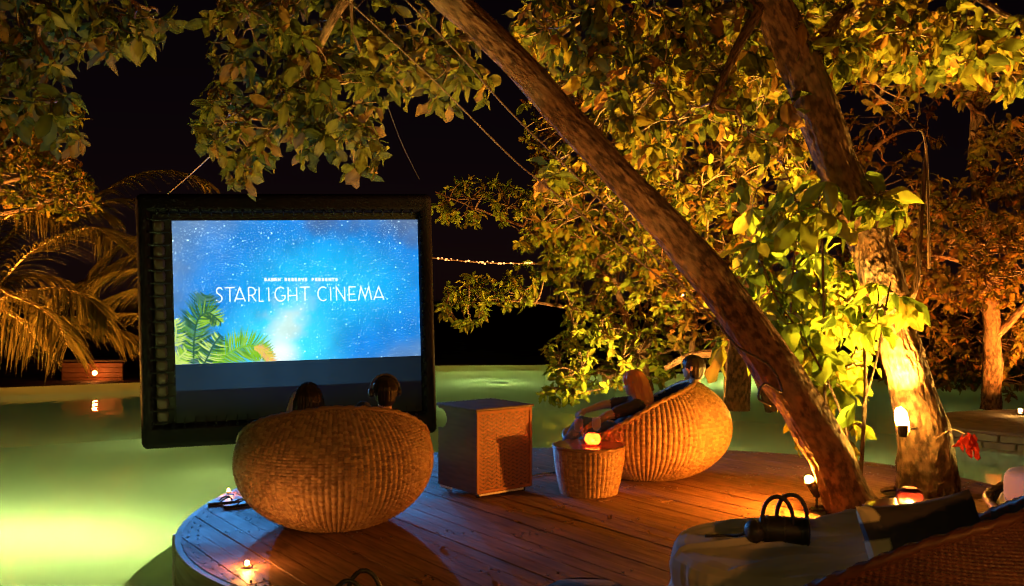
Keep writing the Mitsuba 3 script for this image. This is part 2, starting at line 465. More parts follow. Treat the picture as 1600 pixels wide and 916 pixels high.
def f_film(p, n, uv):
    x = uv.x; y = (uv.y * (V1 - V_LOW) + V_LOW - V0) / (V1 - V0)          # y: 0 bottom of film, 1 top
    asp = (U1 - U0) / (V1 - V0)
    X, Y = x * asp, y
    nz = mikit.fbm(X * 3, Y * 3, 1.0, 4)
    nz2 = mikit.fbm(X * 9, Y * 9, 4.0, 3)
    cx = dr.sqrt(dr.square((x - .60) / .62) + dr.square((y - .52) / .62))
    c = mikit.mix(lin(10, 186, 248), lin(16, 130, 218), mikit.smoothstep(.15, .75, cx))
    c = mikit.mix(c, lin(112, 134, 158), mikit.smoothstep(.70, 1.25, cx + (nz - .5) * .5))
    c = mikit.mix(c, lin(60, 78, 120), .5 * mikit.smoothstep(.5, .75, nz) * mikit.smoothstep(.45, .9, y))
    # milky way band from bottom left-centre to upper right
    d1 = dr.sqrt(dr.square((x - .44) / .26) + dr.square((y - .12) / .40))
    c = mikit.mix(c, lin(60, 222, 255), .95 * (1 - mikit.smoothstep(.3, 1.15, d1 + (nz - .5) * .5)))
    s = (x - .36) + .42 * (y - .0) * 0
    d2 = dr.sqrt(dr.square((x - .37 - .26 * y) / .11) + dr.square((y - .22) / .36))
    c = mikit.mix(c, lin(208, 236, 226), .9 * (1 - mikit.smoothstep(.1, 1.0, d2 + (nz2 - .5) * .9)))
    d3 = dr.sqrt(dr.square((x - .42) / .10) + dr.square((y - .05) / .16))
    c = mikit.mix(c, lin(250, 250, 240), .8 * (1 - mikit.smoothstep(.1, 1.0, d3)))
    d4 = dr.sqrt(dr.square((x - .68) / .16) + dr.square((y - .52) / .10))
    c = mikit.mix(c, lin(40, 190, 250), .45 * (1 - mikit.smoothstep(.1, 1.0, d4 + (nz - .5))))
    c = c * (.82 + .36 * nz2)
    dens = .45 + .9 * mikit.smoothstep(.0, .7, y) * mikit.smoothstep(.2, .65, mikit.fbm(X * 4, Y * 4, 9.0, 3))
    for k, (sc, sz, br, th, ra) in enumerate(((44, .20, 1.0, .60, .5), (71, .22, .7, .62, 1.1), (97, .26, .45, .60, 2.3), (19, .13, 1.7, .74, .8))):
        gx, gy = (X * math.cos(ra) - Y * math.sin(ra)) * sc + 300, (X * math.sin(ra) + Y * math.cos(ra)) * sc + 300
        ix, iy = dr.floor(gx), dr.floor(gy)
        ox, oy = sz + (1 - 2 * sz) * mikit.cell_rand(ix, iy, 10 + k), sz + (1 - 2 * sz) * mikit.cell_rand(ix, iy, 20 + k)
        r = mikit.cell_rand(ix, iy, 30 + k)
        d = dr.sqrt(dr.square(gx - ix - ox) + dr.square(gy - iy - oy))
        sb_ = mikit.cell_rand(ix, iy, 40 + k)
        st = dr.maximum(0, 1 - d / sz) * dr.select(r > 1 - (1 - th) * dens, 1.0, 0.0) * (.2 + 1.1 * sb_ * sb_)
        c = c + mi.Color3f(.62, .92, 1.0) * (br * 1.5 * st)
    low = mikit.mix(lin(5, 8, 36), lin(28, 58, 84), mikit.smoothstep(-.185, -.18, y))  # dim bar on top, projector scatter fading out beneath, painted as emission
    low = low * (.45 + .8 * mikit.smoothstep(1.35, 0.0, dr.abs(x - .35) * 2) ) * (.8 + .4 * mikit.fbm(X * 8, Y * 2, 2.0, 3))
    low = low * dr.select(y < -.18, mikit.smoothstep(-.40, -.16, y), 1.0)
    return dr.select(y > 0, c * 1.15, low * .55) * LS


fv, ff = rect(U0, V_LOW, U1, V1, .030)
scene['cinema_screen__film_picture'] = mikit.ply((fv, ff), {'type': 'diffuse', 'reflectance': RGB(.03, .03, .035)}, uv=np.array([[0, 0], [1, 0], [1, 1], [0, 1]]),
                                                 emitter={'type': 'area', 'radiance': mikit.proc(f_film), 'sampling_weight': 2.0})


def flat(poly, out, key, rgb, w=.03):
    ms = []
    for g in getattr(poly, 'geoms', [poly]):
        if g.is_empty or g.area < 1e-7: continue
        v, f = trimesh.creation.triangulate_polygon(g, engine='earcut')
        a = v[f]; nz = (a[:, 1, 0] - a[:, 0, 0]) * (a[:, 2, 1] - a[:, 0, 1]) - (a[:, 1, 1] - a[:, 0, 1]) * (a[:, 2, 0] - a[:, 0, 0])
        f = np.where((nz < 0)[:, None], f[:, ::-1], f)
        ms.append((np.column_stack([v, np.zeros(len(v))]), f))
    v, f = join(ms)
    k = numbered('cinema_screen__' + key)
    scene[k] = mikit.ply((scr(0, 0, out) + v @ RS.T, f), {'type': 'diffuse', 'reflectance': RGB(.03, .03, .03)}, emitter=area(*rgb, w))
    return k


# title lettering, drawn as strokes
def arc(cx, cy, rx, ry, a0, a1, n=20):
    t_ = np.radians(np.linspace(a0, a1, n)); return np.column_stack([cx + rx * np.cos(t_), cy + ry * np.sin(t_)])


GL = {
    'S': [spline([(.92, .86), (.72, .98), (.42, .99), (.16, .88), (.12, .70), (.34, .56), (.66, .45), (.88, .30), (.82, .11), (.55, .01), (.24, .02), (.04, .16)], 40)],
    'T': [[(.5, 0), (.5, 1)], [(0, 1), (1, 1)]], 'A': [[(0, 0), (.5, 1), (1, 0)], [(.1, .2), (.9, .2)]],
    'R': [[(.08, 0), (.08, 1)], np.vstack([[(.08, 1)], arc(.42, .72, .5, .28, 90, -90), [(.08, .44)]]), [(.45, .44), (.98, 0)]],
    'L': [[(.08, 1), (.08, 0), (1, 0)]], 'I': [[(.5, 0), (.5, 1)]],
    'G': [np.vstack([arc(.56, .5, .54, .5, 50, 330, 28), [(1.0, .4), (.6, .4)]])], 'H': [[(.05, 0), (.05, 1)], [(.95, 0), (.95, 1)], [(.05, .4), (.95, .4)]],
    'C': [arc(.56, .5, .56, .5, 52, 308, 28)], 'N': [[(.06, 0), (.06, 1), (.94, 0), (.94, 1)]],
    'E': [[(1, 1), (.06, 1), (.06, 0), (1, 0)], [(.06, .45), (.85, .45)]], 'M': [[(0, 0), (.2, 1), (.5, .15), (.8, 1), (1, 0)]]}
TT = [('S', 338, 348), ('T', 352, 367), ('A', 367, 383), ('R', 388, 400), ('L', 405, 412), ('I', 418, 422), ('G', 430, 445), ('H', 450, 464), ('T', 469, 484),
      ('C', 497, 511), ('I', 514, 519), ('N', 525, 539), ('E', 545, 556), ('M', 560, 580), ('A', 584, 599)]
polys = []
for ch, x0, x1 in TT:
    base = 472 - (x0 - 338) * .012; top = 449.5 - (x0 - 338) * .006
    a = suv(x0, base); b = suv(x1, top)
    for st in GL[ch]:
        q = np.asarray(st, float); q = a + q * (b - a)
        polys.append(LineString(q).buffer(.0082, cap_style='flat', join_style='mitre'))
lab(flat(unary_union(polys), .036, 'title_lettering', (1.25, 1.3, 1.3)), kind='stuff')
polys = []
cap = 'BAWAH RESERVE PRESENTS'
for i, ch in enumerate(cap):
    if ch == ' ': continue
    x0 = 413 + (529 - 413) * i / len(cap)
    a = suv(x0, 439.2); h = .040
    g = meshkit.text_mesh(ch, h, .002, bold=True)
    vv, fv_ = np.asarray(g.vertices), np.asarray(g.faces)
    top = [f_ for f_ in fv_ if (vv[f_][:, 2] > .001).all()]
    polys.append(unary_union([Polygon(vv[f_][:, :2]).buffer(.0015) for f_ in top]).buffer(.002))
    polys[-1] = affinity.translate(polys[-1], a[0], a[1])
lab(flat(unary_union(polys), .036, 'caption_lettering', (1.15, 1.2, 1.2)), kind='stuff')

# palm fronds shown in the film
rng = np.random.default_rng(5)
clip = sbox(U0 + .004, V0 + .004, U1, V1)


def film_frond(ctrl, n, ln, out, cols, key, lean=.5, w=.010):
    c = spline([suv(*q) for q in ctrl], n)
    tg = np.gradient(c, axis=0); tg /= np.linalg.norm(tg, axis=1, keepdims=True)
    sets = [[] for _ in cols]
    for i in range(n):
        for s in (-1, 1):
            k = math.sin(math.pi * (.12 + .84 * i / n)) ** .7
            d = np.array([-tg[i][1], tg[i][0]]) * s + tg[i] * (lean + rng.normal(0, .10))
            d /= np.linalg.norm(d)
            e = c[i] + d * ln * k * rng.uniform(.75, 1.15)
            m = (c[i] + e) / 2 + np.array([0, -.012])
            q = np.array([-d[1], d[0]]) * w
            sets[min(len(cols) - 1, int(rng.integers(0, len(cols))))].append(Polygon([c[i] - q * .5, m - q, e, m + q, c[i] + q * .5]).buffer(0))
    for j, (s, rgb) in enumerate(zip(sets, cols)):
        flat(unary_union(s).intersection(clip), out + .0015 * j, key, rgb, .02)
    flat(LineString(c).buffer(.010).intersection(clip), out + .0015 * len(cols), key, cols[-1], .02)


DG, MG, LG, YL, TQ = lin(40, 92, 62), lin(96, 160, 48), lin(160, 212, 62), lin(210, 240, 120), lin(84, 138, 140)
film_frond([(303, 572), (304, 545), (306, 515), (318, 478), (322, 462)], 56, .33, .040, [TQ, DG, lin(60, 120, 92)], 'film_palm_frond')
film_frond([(303, 560), (304, 530), (310, 500), (326, 489), (345, 503)], 52, .26, .046, [MG, LG, DG], 'film_palm_frond', .6)
film_frond([(272, 540), (276, 520), (274, 500)], 20, .2, .052, [MG, YL], 'film_palm_frond')
film_frond([(272, 570), (280, 560), (292, 548)], 20, .18, .053, [LG, YL], 'film_palm_frond')
film_frond([(335, 571), (352, 556), (376, 543), (400, 541), (422, 556)], 66, .30, .058, [MG, LG, lin(130, 200, 40)], 'film_palm_frond', .5)
film_frond([(318, 571), (326, 556), (334, 540), (345, 524)], 30, .22, .064, [MG, YL, DG], 'film_palm_frond', .3)
film_frond([(398, 542), (410, 546), (420, 556), (426, 568)], 20, .12, .070, [lin(250, 190, 120), lin(240, 210, 90)], 'film_palm_frond', .6)

# laces and eyelets that tie the cloth to the tube, and the pale edge tube on the left
eye = lathe([(.006, 0), (.012, .004), (.018, 0)], 10)
for i in range(17):
    v = .36 + (SH - .72) * i / 16
    for side in (0, 1):
        ua, ub = (FW - .04, U0 - .03) if side == 0 else (SW - FW + .04, U1 + .03)
        pts = [scr(ua, v, .115), scr((ua + ub) / 2, v - .015, .10), scr(ub, v, .03)]
        obj('lace', tube(spline(pts, 5), .008, 5), 'm_rubber', 'cinema_screen', smooth=40)
        obj('eyelet', xf(eye, RS, scr(ua, v, .118)), 'm_steel', 'cinema_screen', smooth=40)
for i in range(26):
    u = .30 + (SW - .6) * i / 25
    for vv, ve in ((SH - .25, V1 + .06), (.30, .42)):
        obj('lace', tube([scr(u, vv, .10), scr(u, (vv + ve) / 2, .085), scr(u, ve, .03)], .007, 5), 'm_rubber', 'cinema_screen', smooth=40)
        obj('eyelet', xf(eye, RS, scr(u, vv, .108)), 'm_steel', 'cinema_screen', smooth=40)
for i in range(16):
    v0, v1 = .36 + (SH - .72) * i / 16 + .012, .36 + (SH - .72) * (i + 1) / 16 - .012
    r = rbox((.15, v1 - v0, .10), .045, 12)
    obj('edge_roll', sm(r, (FW + .085, (v0 + v1) / 2, .035)), plastic((.075, .045, .04), .6), 'cinema_screen', smooth=30)
for u in (SW * .42, SW * .62):
    obj('support_leg', tube([scr(u, .1, -.2), [*scr(u, .1, -.2)[:2], -1.55]], .05, 12), 'm_black', 'cinema_screen', smooth=30)
a, b = scr(SW - .1, .1, -.05), P(662, 694, 13.0)
obj('tether', tube([scr(SW - .25, .05, .1), P(664, 686, 13.2), P(655, 697, 12.9)], .008, 5), 'm_rubber', 'cinema_screen')
# ------------------------------------------------------------------ wicker egg chairs
EA, EB, EC, EZ = .77, .84, .54, .50           # half width, half length, half height, centre height


from scipy.interpolate import PchipInterpolator
_rim = PchipInterpolator([-.9, -.5, -.3, 0, .3, .6, .9], [.985, .955, .900, .745, .57, .44, .41])


def rim_z(x, y): return _rim(np.clip(y, -.9, .9)) + .13 * np.minimum(x, 0)


def weave(Pfun, ncol, nrow, keep, per=6, pr=5, amp=.012, rnd=.007):
    """Mesh of woven strands: Pfun(phi, s) -> point and normal; columns bulge, strands are round."""
    ph = np.linspace(0, 2 * np.pi, ncol * per, endpoint=False); ss = np.linspace(0, 1, nrow * pr + 1)
    pt, nn = Pfun(ph[None, :], ss[:, None])
    cu = ph[None, :] * ncol / (2 * np.pi); rv = ss[:, None] * nrow
    row = np.floor(rv); fr = rv - row
    h = amp * (np.abs(np.sin(np.pi * cu)) ** .7 - .6) + rnd * (np.sqrt(np.maximum(0, 1 - (2 * fr - 1) ** 2)) - .6) + .14 * amp * np.sin(np.pi * cu) * np.where(row % 2 == 0, 1, -1) * np.sqrt(np.maximum(0, 1 - (2 * fr - 1) ** 2))
    v = (pt + nn * h[..., None]).reshape(-1, 3)
    n = len(ph); m = len(ss)
    i, j = np.meshgrid(np.arange(m - 1), np.arange(n), indexing='ij'); j2 = (j + 1) % n
    q = np.stack([i * n + j, i * n + j2, (i + 1) * n + j2, (i + 1) * n + j], -1).reshape(-1, 4)
    q = q[keep(v[q].mean(1))]
    used, inv = np.unique(q, return_inverse=True); q = inv.reshape(q.shape)
    uv = np.stack(np.broadcast_arrays(cu, rv), -1).reshape(-1, 2)[used]
    return v[used], np.vstack([q[:, [0, 1, 2]], q[:, [0, 2, 3]]]), uv


Z0 = .015
EN = 2.08                                     # the profile is fuller than an ellipse: upright back, rounded foot
_t = np.linspace(-math.pi / 2 + 1e-4, math.pi / 2 - 1e-4, 4000)
_r, _z = np.cos(_t) ** (2 / EN), np.sign(_t) * np.abs(np.sin(_t)) ** (2 / EN)
_k = (EZ + EC * _z) >= Z0
_r, _z = _r[_k], _z[_k]
_L = np.concatenate([[0], np.cumsum(np.hypot(np.diff(_r) * .8, np.diff(_z) * EC))]); _L /= _L[-1]


def egg(ph, s, k=1.0):
    r, z = np.interp(s * .985, _L, _r), np.interp(s * .985, _L, _z)
    x, y = EA * r * np.cos(ph), EB * r * np.sin(ph)
    n = np.stack(np.broadcast_arrays(np.cos(ph) * r ** (EN - 1) / EA, np.sin(ph) * r ** (EN - 1) / EB, np.sign(z) * np.abs(z) ** (EN - 1) / EC + 0 * ph), -1)
    n /= np.linalg.norm(n, axis=-1, keepdims=True)
    return np.stack(np.broadcast_arrays(x, y, EZ + EC * z + 0 * ph), -1), n


ev, ef, euv = weave(egg, 104, 78, lambda c: c[:, 2] < rim_z(c[:, 0], c[:, 1]))
# rim curve: where the egg meets the slanted plane
rc = []
for ph in np.linspace(0, 2 * np.pi, 120, endpoint=False):
    lo, hi = 0.0, 1.0
    for _ in range(40):
        mid = (lo + hi) / 2; q = egg(np.array(ph), np.array(mid))[0]
        if q[2] < rim_z(q[0], q[1]): lo = mid
        else: hi = mid
    rc.append(egg(np.array(ph), np.array(lo))[0])
rc = np.array(rc + rc[:2])


def braid(c, r=.022):
    L_ = np.concatenate([[0], np.cumsum(np.linalg.norm(np.diff(c, axis=0), axis=1))])
    n = int(L_[-1] / .012); s_ = np.linspace(0, L_[-1], n)
    cc = np.column_stack([np.interp(s_, L_, c[:, k]) for k in range(3)])
    return tube(cc, r, 10, cap=False, disp=lambda q, a, i: .005 * np.sin(3 * a[None, :] + i[:, None] * .75))


rim_mesh = braid(rc)
inner = []
q_, n_ = egg(np.linspace(0, 2 * np.pi, 96, endpoint=False)[None, :], np.linspace(.05, 1, 70)[:, None])
iv = (q_ - n_ * .035).reshape(-1, 3)
i_, j_ = np.meshgrid(np.arange(69), np.arange(96), indexing='ij'); j2_ = (j_ + 1) % 96
iq = np.stack([i_ * 96 + j_, (i_ + 1) * 96 + j_, (i_ + 1) * 96 + j2_, i_ * 96 + j2_], -1).reshape(-1, 4)
cc_ = iv[iq].mean(1); iq = iq[cc_[:, 2] < rim_z(cc_[:, 0], cc_[:, 1]) - .005]
lining = (iv, np.vstack([iq[:, [0, 1, 2]], iq[:, [0, 2, 3]]]))


def cushion(rx, ry, z0, z1, wr=.010, seed=1, n=160, m=26):
    """Soft round mattress with a rounded edge and slight creases."""
    ang = np.linspace(0, 2 * np.pi, n, endpoint=False)
    h = z1 - z0; prof = []
    for k in range(8): prof.append((.55 + .45 * k / 7 - .06, z0))
    for k in range(7):
        a = -math.pi / 2 + math.pi * k / 6; prof.append((1 - .07 + .07 * math.cos(a), z0 + h / 2 + h / 2 * math.sin(a)))
    for k in range(24): prof.append((.93 * (1 - k / 23.0) + 1e-3, z1 + .02 * (k / 23.0)))
    pr = np.array(prof)
    x, y = rx * pr[:, :1] * np.cos(ang), ry * pr[:, :1] * np.sin(ang)
    z = np.repeat(pr[:, 1:], n, 1)
    v = np.stack([x, y, z], -1).reshape(-1, 3)
    top = np.repeat((np.arange(len(pr)) > 9)[:, None], n, 1).reshape(-1)
    ns = meshkit.fbm(v * np.array([2.2, 9.0, 6.0]) + seed) if hasattr(meshkit, 'fbm') else 0
    v[:, 2] += np.where(top, (ns - .5) * wr * 2, 0)
    i, j = np.meshgrid(np.arange(len(pr) - 1), np.arange(n), indexing='ij'); j2 = (j + 1) % n
    q = np.stack([i * n + j, i * n + j2, (i + 1) * n + j2, (i + 1) * n + j], -1).reshape(-1, 4)
    return v, np.vstack([q[:, [0, 1, 2]], q[:, [0, 2, 3]]])


def f_cloth(p, n, uv): return mikit.fbm(p.x * 60, p.y * 60, p.z * 60, 2)


scene['m_navy'] = plastic((.03, .035, .06), .85, sheen=.3)
scene['m_greycloth'] = plastic((.40, .39, .40), .9, sheen=.3)
scene['m_cream'] = plastic((.62, .57, .47), .85)
PLY = {'shell': mikit.ply((ev, ef), 'm_wicker', smooth=True, uv=euv), 'rim': mikit.ply(rim_mesh, plastic((.22, .125, .06), .5), smooth=True),
       'lining': mikit.ply(lining, 'm_navy', smooth=True), 'seat': mikit.ply(cushion(.66, .74, .24, .40), 'm_navy', smooth=60)}
dv_, df_, duv_ = weave(egg, 190, 120, lambda c: c[:, 2] < rim_z(c[:, 0], c[:, 1]), per=4, pr=4, amp=.0035, rnd=.0045)
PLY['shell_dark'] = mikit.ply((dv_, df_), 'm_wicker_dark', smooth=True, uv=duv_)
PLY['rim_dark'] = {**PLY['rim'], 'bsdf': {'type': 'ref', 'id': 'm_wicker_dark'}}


def egg_chair(x, y, az, label, dark=False, scale=1.0, seat=True):
    t_ = thing('egg_chair', label, 'chair', 'round wicker egg chairs on the deck')
    W = T().translate([x, y, 0]).rotate([0, 0, 1], az).scale(scale)
    for nm in ('shell', 'rim', 'lining') + (('seat',) if seat else ()):
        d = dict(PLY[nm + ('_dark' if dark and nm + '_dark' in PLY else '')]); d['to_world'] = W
        scene[f'{t_}__{ {"shell": "woven_shell", "rim": "braided_rim", "lining": "lining", "seat": "seat_cushion"}[nm] }'] = d
    return t_


egg_chair(-1.40, 7.10, 6, 'round wicker egg chair with two people, seen from behind in front of the screen')
egg_chair(1.34, 8.98, 70, 'round wicker egg chair lit golden, holding a long haired woman, beside the leaning tree')
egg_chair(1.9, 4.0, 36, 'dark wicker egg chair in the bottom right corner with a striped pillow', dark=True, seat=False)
egg_chair(3.98, 5.75, 74, 'wicker egg chair cut off at the right edge with a pale headrest')

# ------------------------------------------------------------------ wicker side tables
def cone(r0, r1, h):
    def fn(ph, s):
        r = r0 + (r1 - r0) * s + .012 * np.sin(np.pi * s)
        z = s * h
        a, b, c, d = np.broadcast_arrays(r * np.cos(ph), r * np.sin(ph), z + 0 * ph, s + 0 * ph)
        n = np.stack(np.broadcast_arrays(np.cos(ph) + 0 * s, np.sin(ph) + 0 * s, 0 * ph + 0 * s - .15), -1)
        return np.stack([a, b, c], -1), n / np.linalg.norm(n, axis=-1, keepdims=True)
    return fn


tv, tf, tuv = weave(cone(.255, .325, .43), 44, 26, lambda c: c[:, 2] > -1, per=6, pr=5, amp=.006)
TP = {'woven_drum': mikit.ply((tv, tf), 'm_wicker', smooth=True, uv=tuv),
      'braided_edge': mikit.ply(braid(np.column_stack([.325 * np.cos(np.linspace(0, 2 * np.pi + .05, 90)), .325 * np.sin(np.linspace(0, 2 * np.pi + .05, 90)), np.full(90, .43)]), .012), 'm_wicker', smooth=True),
      'glass_top': mikit.ply(lathe([(0, .430), (.305, .430), (.312, .434), (.312, .440), (.305, .444), (0, .444)], 64), plastic((.10, .035, .02), .08), smooth=30)}


def side_table(x, y, label):
    t_ = thing('side_table', label, 'table', 'round wicker side tables')
    for k, d in TP.items():
        d = dict(d); d['to_world'] = T().translate([x, y, 0]); scene[f'{t_}__{k}'] = d


TX, TY = .70, 8.16
side_table(TX, TY, 'round wicker side table with two wine glasses and a red candle on it')
T2 = (2.56, 5.62)
side_table(*T2, 'pale wicker side table behind the striped pillow, carrying a perforated lantern')

# ------------------------------------------------------------------ bar cabinet
CP = np.array([-.31, 7.85]); CA = math.atan2(.48, -.375)          # front corner, direction of its left side
d1 = np.array([math.cos(CA), math.sin(CA)]); d2 = np.array([d1[1], -d1[0]])
S1, S2, CHh = .61, .625, .80
t = thing('bar_cabinet', 'square dark wooden cabinet with woven bamboo front and scooped left side, standing on the deck', 'cabinet')
R2 = np.column_stack([[*d1, 0], [*d2, 0], [0, 0, 1]])
if np.linalg.det(R2) < 0: pass


def cab(mesh): 
    v, f = xf(mesh, R2, (*CP, 0))
    return v, (f[:, ::-1] if np.linalg.det(R2) < 0 else f)


def at_box(a0, a1, b0, b1, z0, z1, r=.006): return cab(xf(rbox((a1 - a0, b1 - b0, z1 - z0), r, 6), t=((a0 + a1) / 2, (b0 + b1) / 2, (z0 + z1) / 2)))


def f_dark(p, n, uv): return mikit.mix((.060, .030, .018), (.12, .065, .038), mikit.fbm(p.x * 9, p.y * 9, p.z * 40, 3))


scene['m_darkwood'] = plastic(mikit.proc(f_dark), .45)
scene['m_bamboo'] = plastic((.30, .095, .025), .5)
# side cheeks with a scooped notch at the screen end
prof = Polygon([(0, .05), (S1, .05), (S1, .575), (S1 - .03, .575)] + [(S1 - .03 - .115 * math.sin(a), .575 + .09 - .09 * math.cos(a)) for a in np.linspace(.12, math.pi - .12, 14)] + [(S1 - .02, .755), (S1, .76), (S1, .775), (0, .775)])
for b0 in (.0, S2 - .022):
    g = prism(prof.buffer(0), 0, .022)
    v = np.column_stack([g[0][:, 0], b0 + g[0][:, 2], g[0][:, 1]])
    obj('side_panel', cab((v, g[1][:, ::-1])), 'm_darkwood', t)
obj('top', at_box(-.015, S1 + .02, -.015, S2 + .015, .776, .800), 'm_darkwood', t, smooth=30)
obj('bottom_shelf', at_box(.02, S1 - .02, .024, S2 - .024, .06, .085), 'm_darkwood', t)
obj('inner_shelf', at_box(.02, S1 - .04, .024, S2 - .024, .46, .48), 'm_darkwood', t)
# front: frame and woven strips (herringbone matting of split bamboo)
for (b0, b1, z0, z1) in ((.0, .028, .05, .775), (S2 - .028, S2, .05, .775), (.029, S2 - .029, .05, .078), (.029, S2 - .029, .747, .775)):
    obj('front_frame', at_box(-.006, .012, b0, b1, z0, z1, .003), 'm_bamboo', t, smooth=30)
ncol, nrow = 12, 20
bw, bh = (S2 - .058) / ncol, (.747 - .078) / nrow
ms = []
for i in range(ncol):
    for j in range(nrow):
        up = ((i + j) // 2) % 2 if (i // 1) % 2 == 0 else ((i - j) // 2) % 2
        a = math.radians(38 if i % 2 else -38)
        m = rbox((.005, bw * 1.22, bh * .62), .002, 4)
        tilt = rotx(a)
        ms.append(xf(m, tilt, (.003 + .0025 * up, .029 + (i + .5) * bw, .078 + (j + .5) * bh)))
obj('bamboo_matting', cab(join(ms)), 'm_bamboo', t, smooth=30, kind='stuff')
obj('front_backing', at_box(.006, .014, .029, S2 - .029, .078, .747, .002), 'm_darkwood', t)
for (a, b) in ((.06, .06), (.06, S2 - .06), (S1 - .06, .06), (S1 - .06, S2 - .06)):
    obj('caster', cab(xf(lathe([(0, -.012), (.022, -.012), (.026, 0), (.022, .012), (0, .012)], 16), rotx(math.pi / 2), (a, b, .026))), 'm_black', t, smooth=30)
obj('base_rail', at_box(-.004, .010, .03, S2 - .10, .030, .047, .003), 'm_white', t, smooth=30)
obj('base_rail', at_box(S1 - .22, S1 - .03, -.004, .010, .030, .047, .003), 'm_white', t, smooth=30)

# ------------------------------------------------------------------ lamps on the deck
def f_glow(p, n, uv): return 0.5


# uplight at the foot of the leaning tree
L1 = P(1266, 753, 7.46)
t = thing('deck_uplight', 'small black spotlight on a stake at the foot of the leaning tree, glowing orange', 'spotlight')
ax = np.array([-.18, -.06, .30]); ax /= np.linalg.norm(ax)
zz = ax; xx = np.cross(zz, [0, 1, 0]); xx /= np.linalg.norm(xx); yy = np.cross(zz, xx); RL = np.column_stack([xx, yy, zz])
base = np.array([L1[0] + .06, L1[1] + .02, 0])
obj('housing', xf(lathe([(0, -.15), (.022, -.15), (.034, -.13), (.042, -.01), (.044, .012), (.039, .012), (.037, -.02), (0, -.03)], 24), RL, L1), 'm_black', t, smooth=40)
obj('bracket', tube(spline([L1 - ax * .13, base + [0, 0, .06], base + [0, 0, .01]], 8), .010, 8), 'm_black', t, smooth=40)
obj('base_plate', xf(lathe([(0, .012), (.055, .010), (.06, .004), (.06, 0)], 24), t=(base[0], base[1], .004)), 'm_black', t, smooth=40)
bulb(t + '__bulb', L1 + ax * .030, .030, (8200, 2200, 160), 3)
# torch lamp strapped on the upright tree
L2 = P(1411, 655, 7.62)
t = thing('tree_uplight', 'blazing lamp strapped to the upright tree above the red lantern, shining up the trunk', 'spotlight')
obj('housing', xf(lathe([(0, -.15), (.03, -.15), (.040, -.13), (.046, -.05), (.040, -.05), (0, -.07)], 24), None, L2), 'm_black', t, smooth=40)
obj('strap', tube([L2 + [0, 0, -.10], L2 + [.1, .1, -.1], L2 + [.22, .2, -.1]], .008, 6), 'm_black', t)
fl = ico(1, 3)
fl = xf((fl[0] * np.array([.050, .042, .11]) * (1 - .45 * fl[0][:, 2:]) * (1 + .55 * (meshkit.fbm(fl[0] * 2.3 + 11, 3)[:, None] - .5)), fl[1]), roty(-.28), L2 + [-.02, 0, .04])
scene[t + '__bulb'] = mikit.ply(fl, {'type': 'diffuse', 'reflectance': RGB(.5, .5, .5)}, smooth=True, emitter=area(420, 190, 26, 1))
scene[t + '__beam'] = {'type': 'spot', 'to_world': T().look_at((L2 + [-.03, .02, .20]).tolist(), (L2 + [-.13, .16, 1.20]).tolist(), [0, 1, .01]), 'intensity': RGB(70 * LS, 31 * LS, 3.9 * LS), 'cutoff_angle': 82, 'beam_width': 48, 'sampling_weight': 3.5}
# candle lights resting on the boards
CANDLE = [(P(386, 886, 5.86), .40, 'tiny bright candle light on bare boards at the bottom left of the deck'), (P(357, 772, 8.1), .12, 'tiny bright candle light beside a pair of sandals at the left edge of the deck')]
for c, s, l in CANDLE:
    t = thing('tea_light', l, 'candle')
    obj('cup', xf(lathe([(0, .003), (.020, .003), (.021, .022), (.019, .022), (.018, .010), (0, .010)], 20), t=(c[0], c[1], .004)), 'm_steel', t, smooth=40)
    bulb(t + '__flame', (c[0], c[1], .040), .013, (5200 * s, 1750 * s, 330 * s), 1.5)
# wine glasses and red candle holder on the table
scene['m_glass'] = {'type': 'dielectric', 'int_ior': 1.5, 'ext_ior': 1.0}
gp = [(0, .006), (.030, .005), (.034, .002), (.034, 0), (0, 0)]
gw = [(.0045, .010), (.004, .06), (.006, .085), (.022, .098), (.036, .122), (.040, .150), (.036, .180), (.030, .205), (.0285, .205), (.0345, .180), (.0385, .150), (.0345, .123), (.021, .100), (.004, .092), (.0001, .091)]
gm = lathe([(.0001, 0), (.034, 0), (.034, .002), (.012, .006)] + gw, 40)
scene['m_candleglass'] = {'type': 'principledthin', 'base_color': RGB(.85, .16, .06), 'roughness': .35, 'diff_trans': 1.6, 'spec_trans': .15, 'eta': 1.4}
for (px, l) in ((904, 'wine glass on the round wicker table, left of the red candle'), (932, 'wine glass on the round wicker table, behind the red candle')):
    D = TY + (.02 if px < 910 else .12)
    p_ = P(px, 690, D)
    obj('wine_glass', xf((gm[0] * 1.12, gm[1]), t=(p_[0], p_[1], .4465)), 'm_glass', smooth=40, label=l, cat='glass')
c = np.array([P(926, 690, TY - .08)[0], TY - .08, .4465])
t = thing('red_candle', 'glowing red glass candle globe on the round wicker table', 'candle')
obj('globe', xf(lathe([(.02, 0), (.05, .006), (.072, .04), (.074, .065), (.062, .095), (.045, .108)], 32), t=c), 'm_candleglass', t, smooth=True)
obj('wax', xf(lathe([(0, .004), (.028, .004), (.028, .03), (0, .03)], 20), t=c), 'm_cream', t, smooth=40)
bulb(t + '__flame', c + [0, 0, .045], .011, (900, 330, 70), .8)
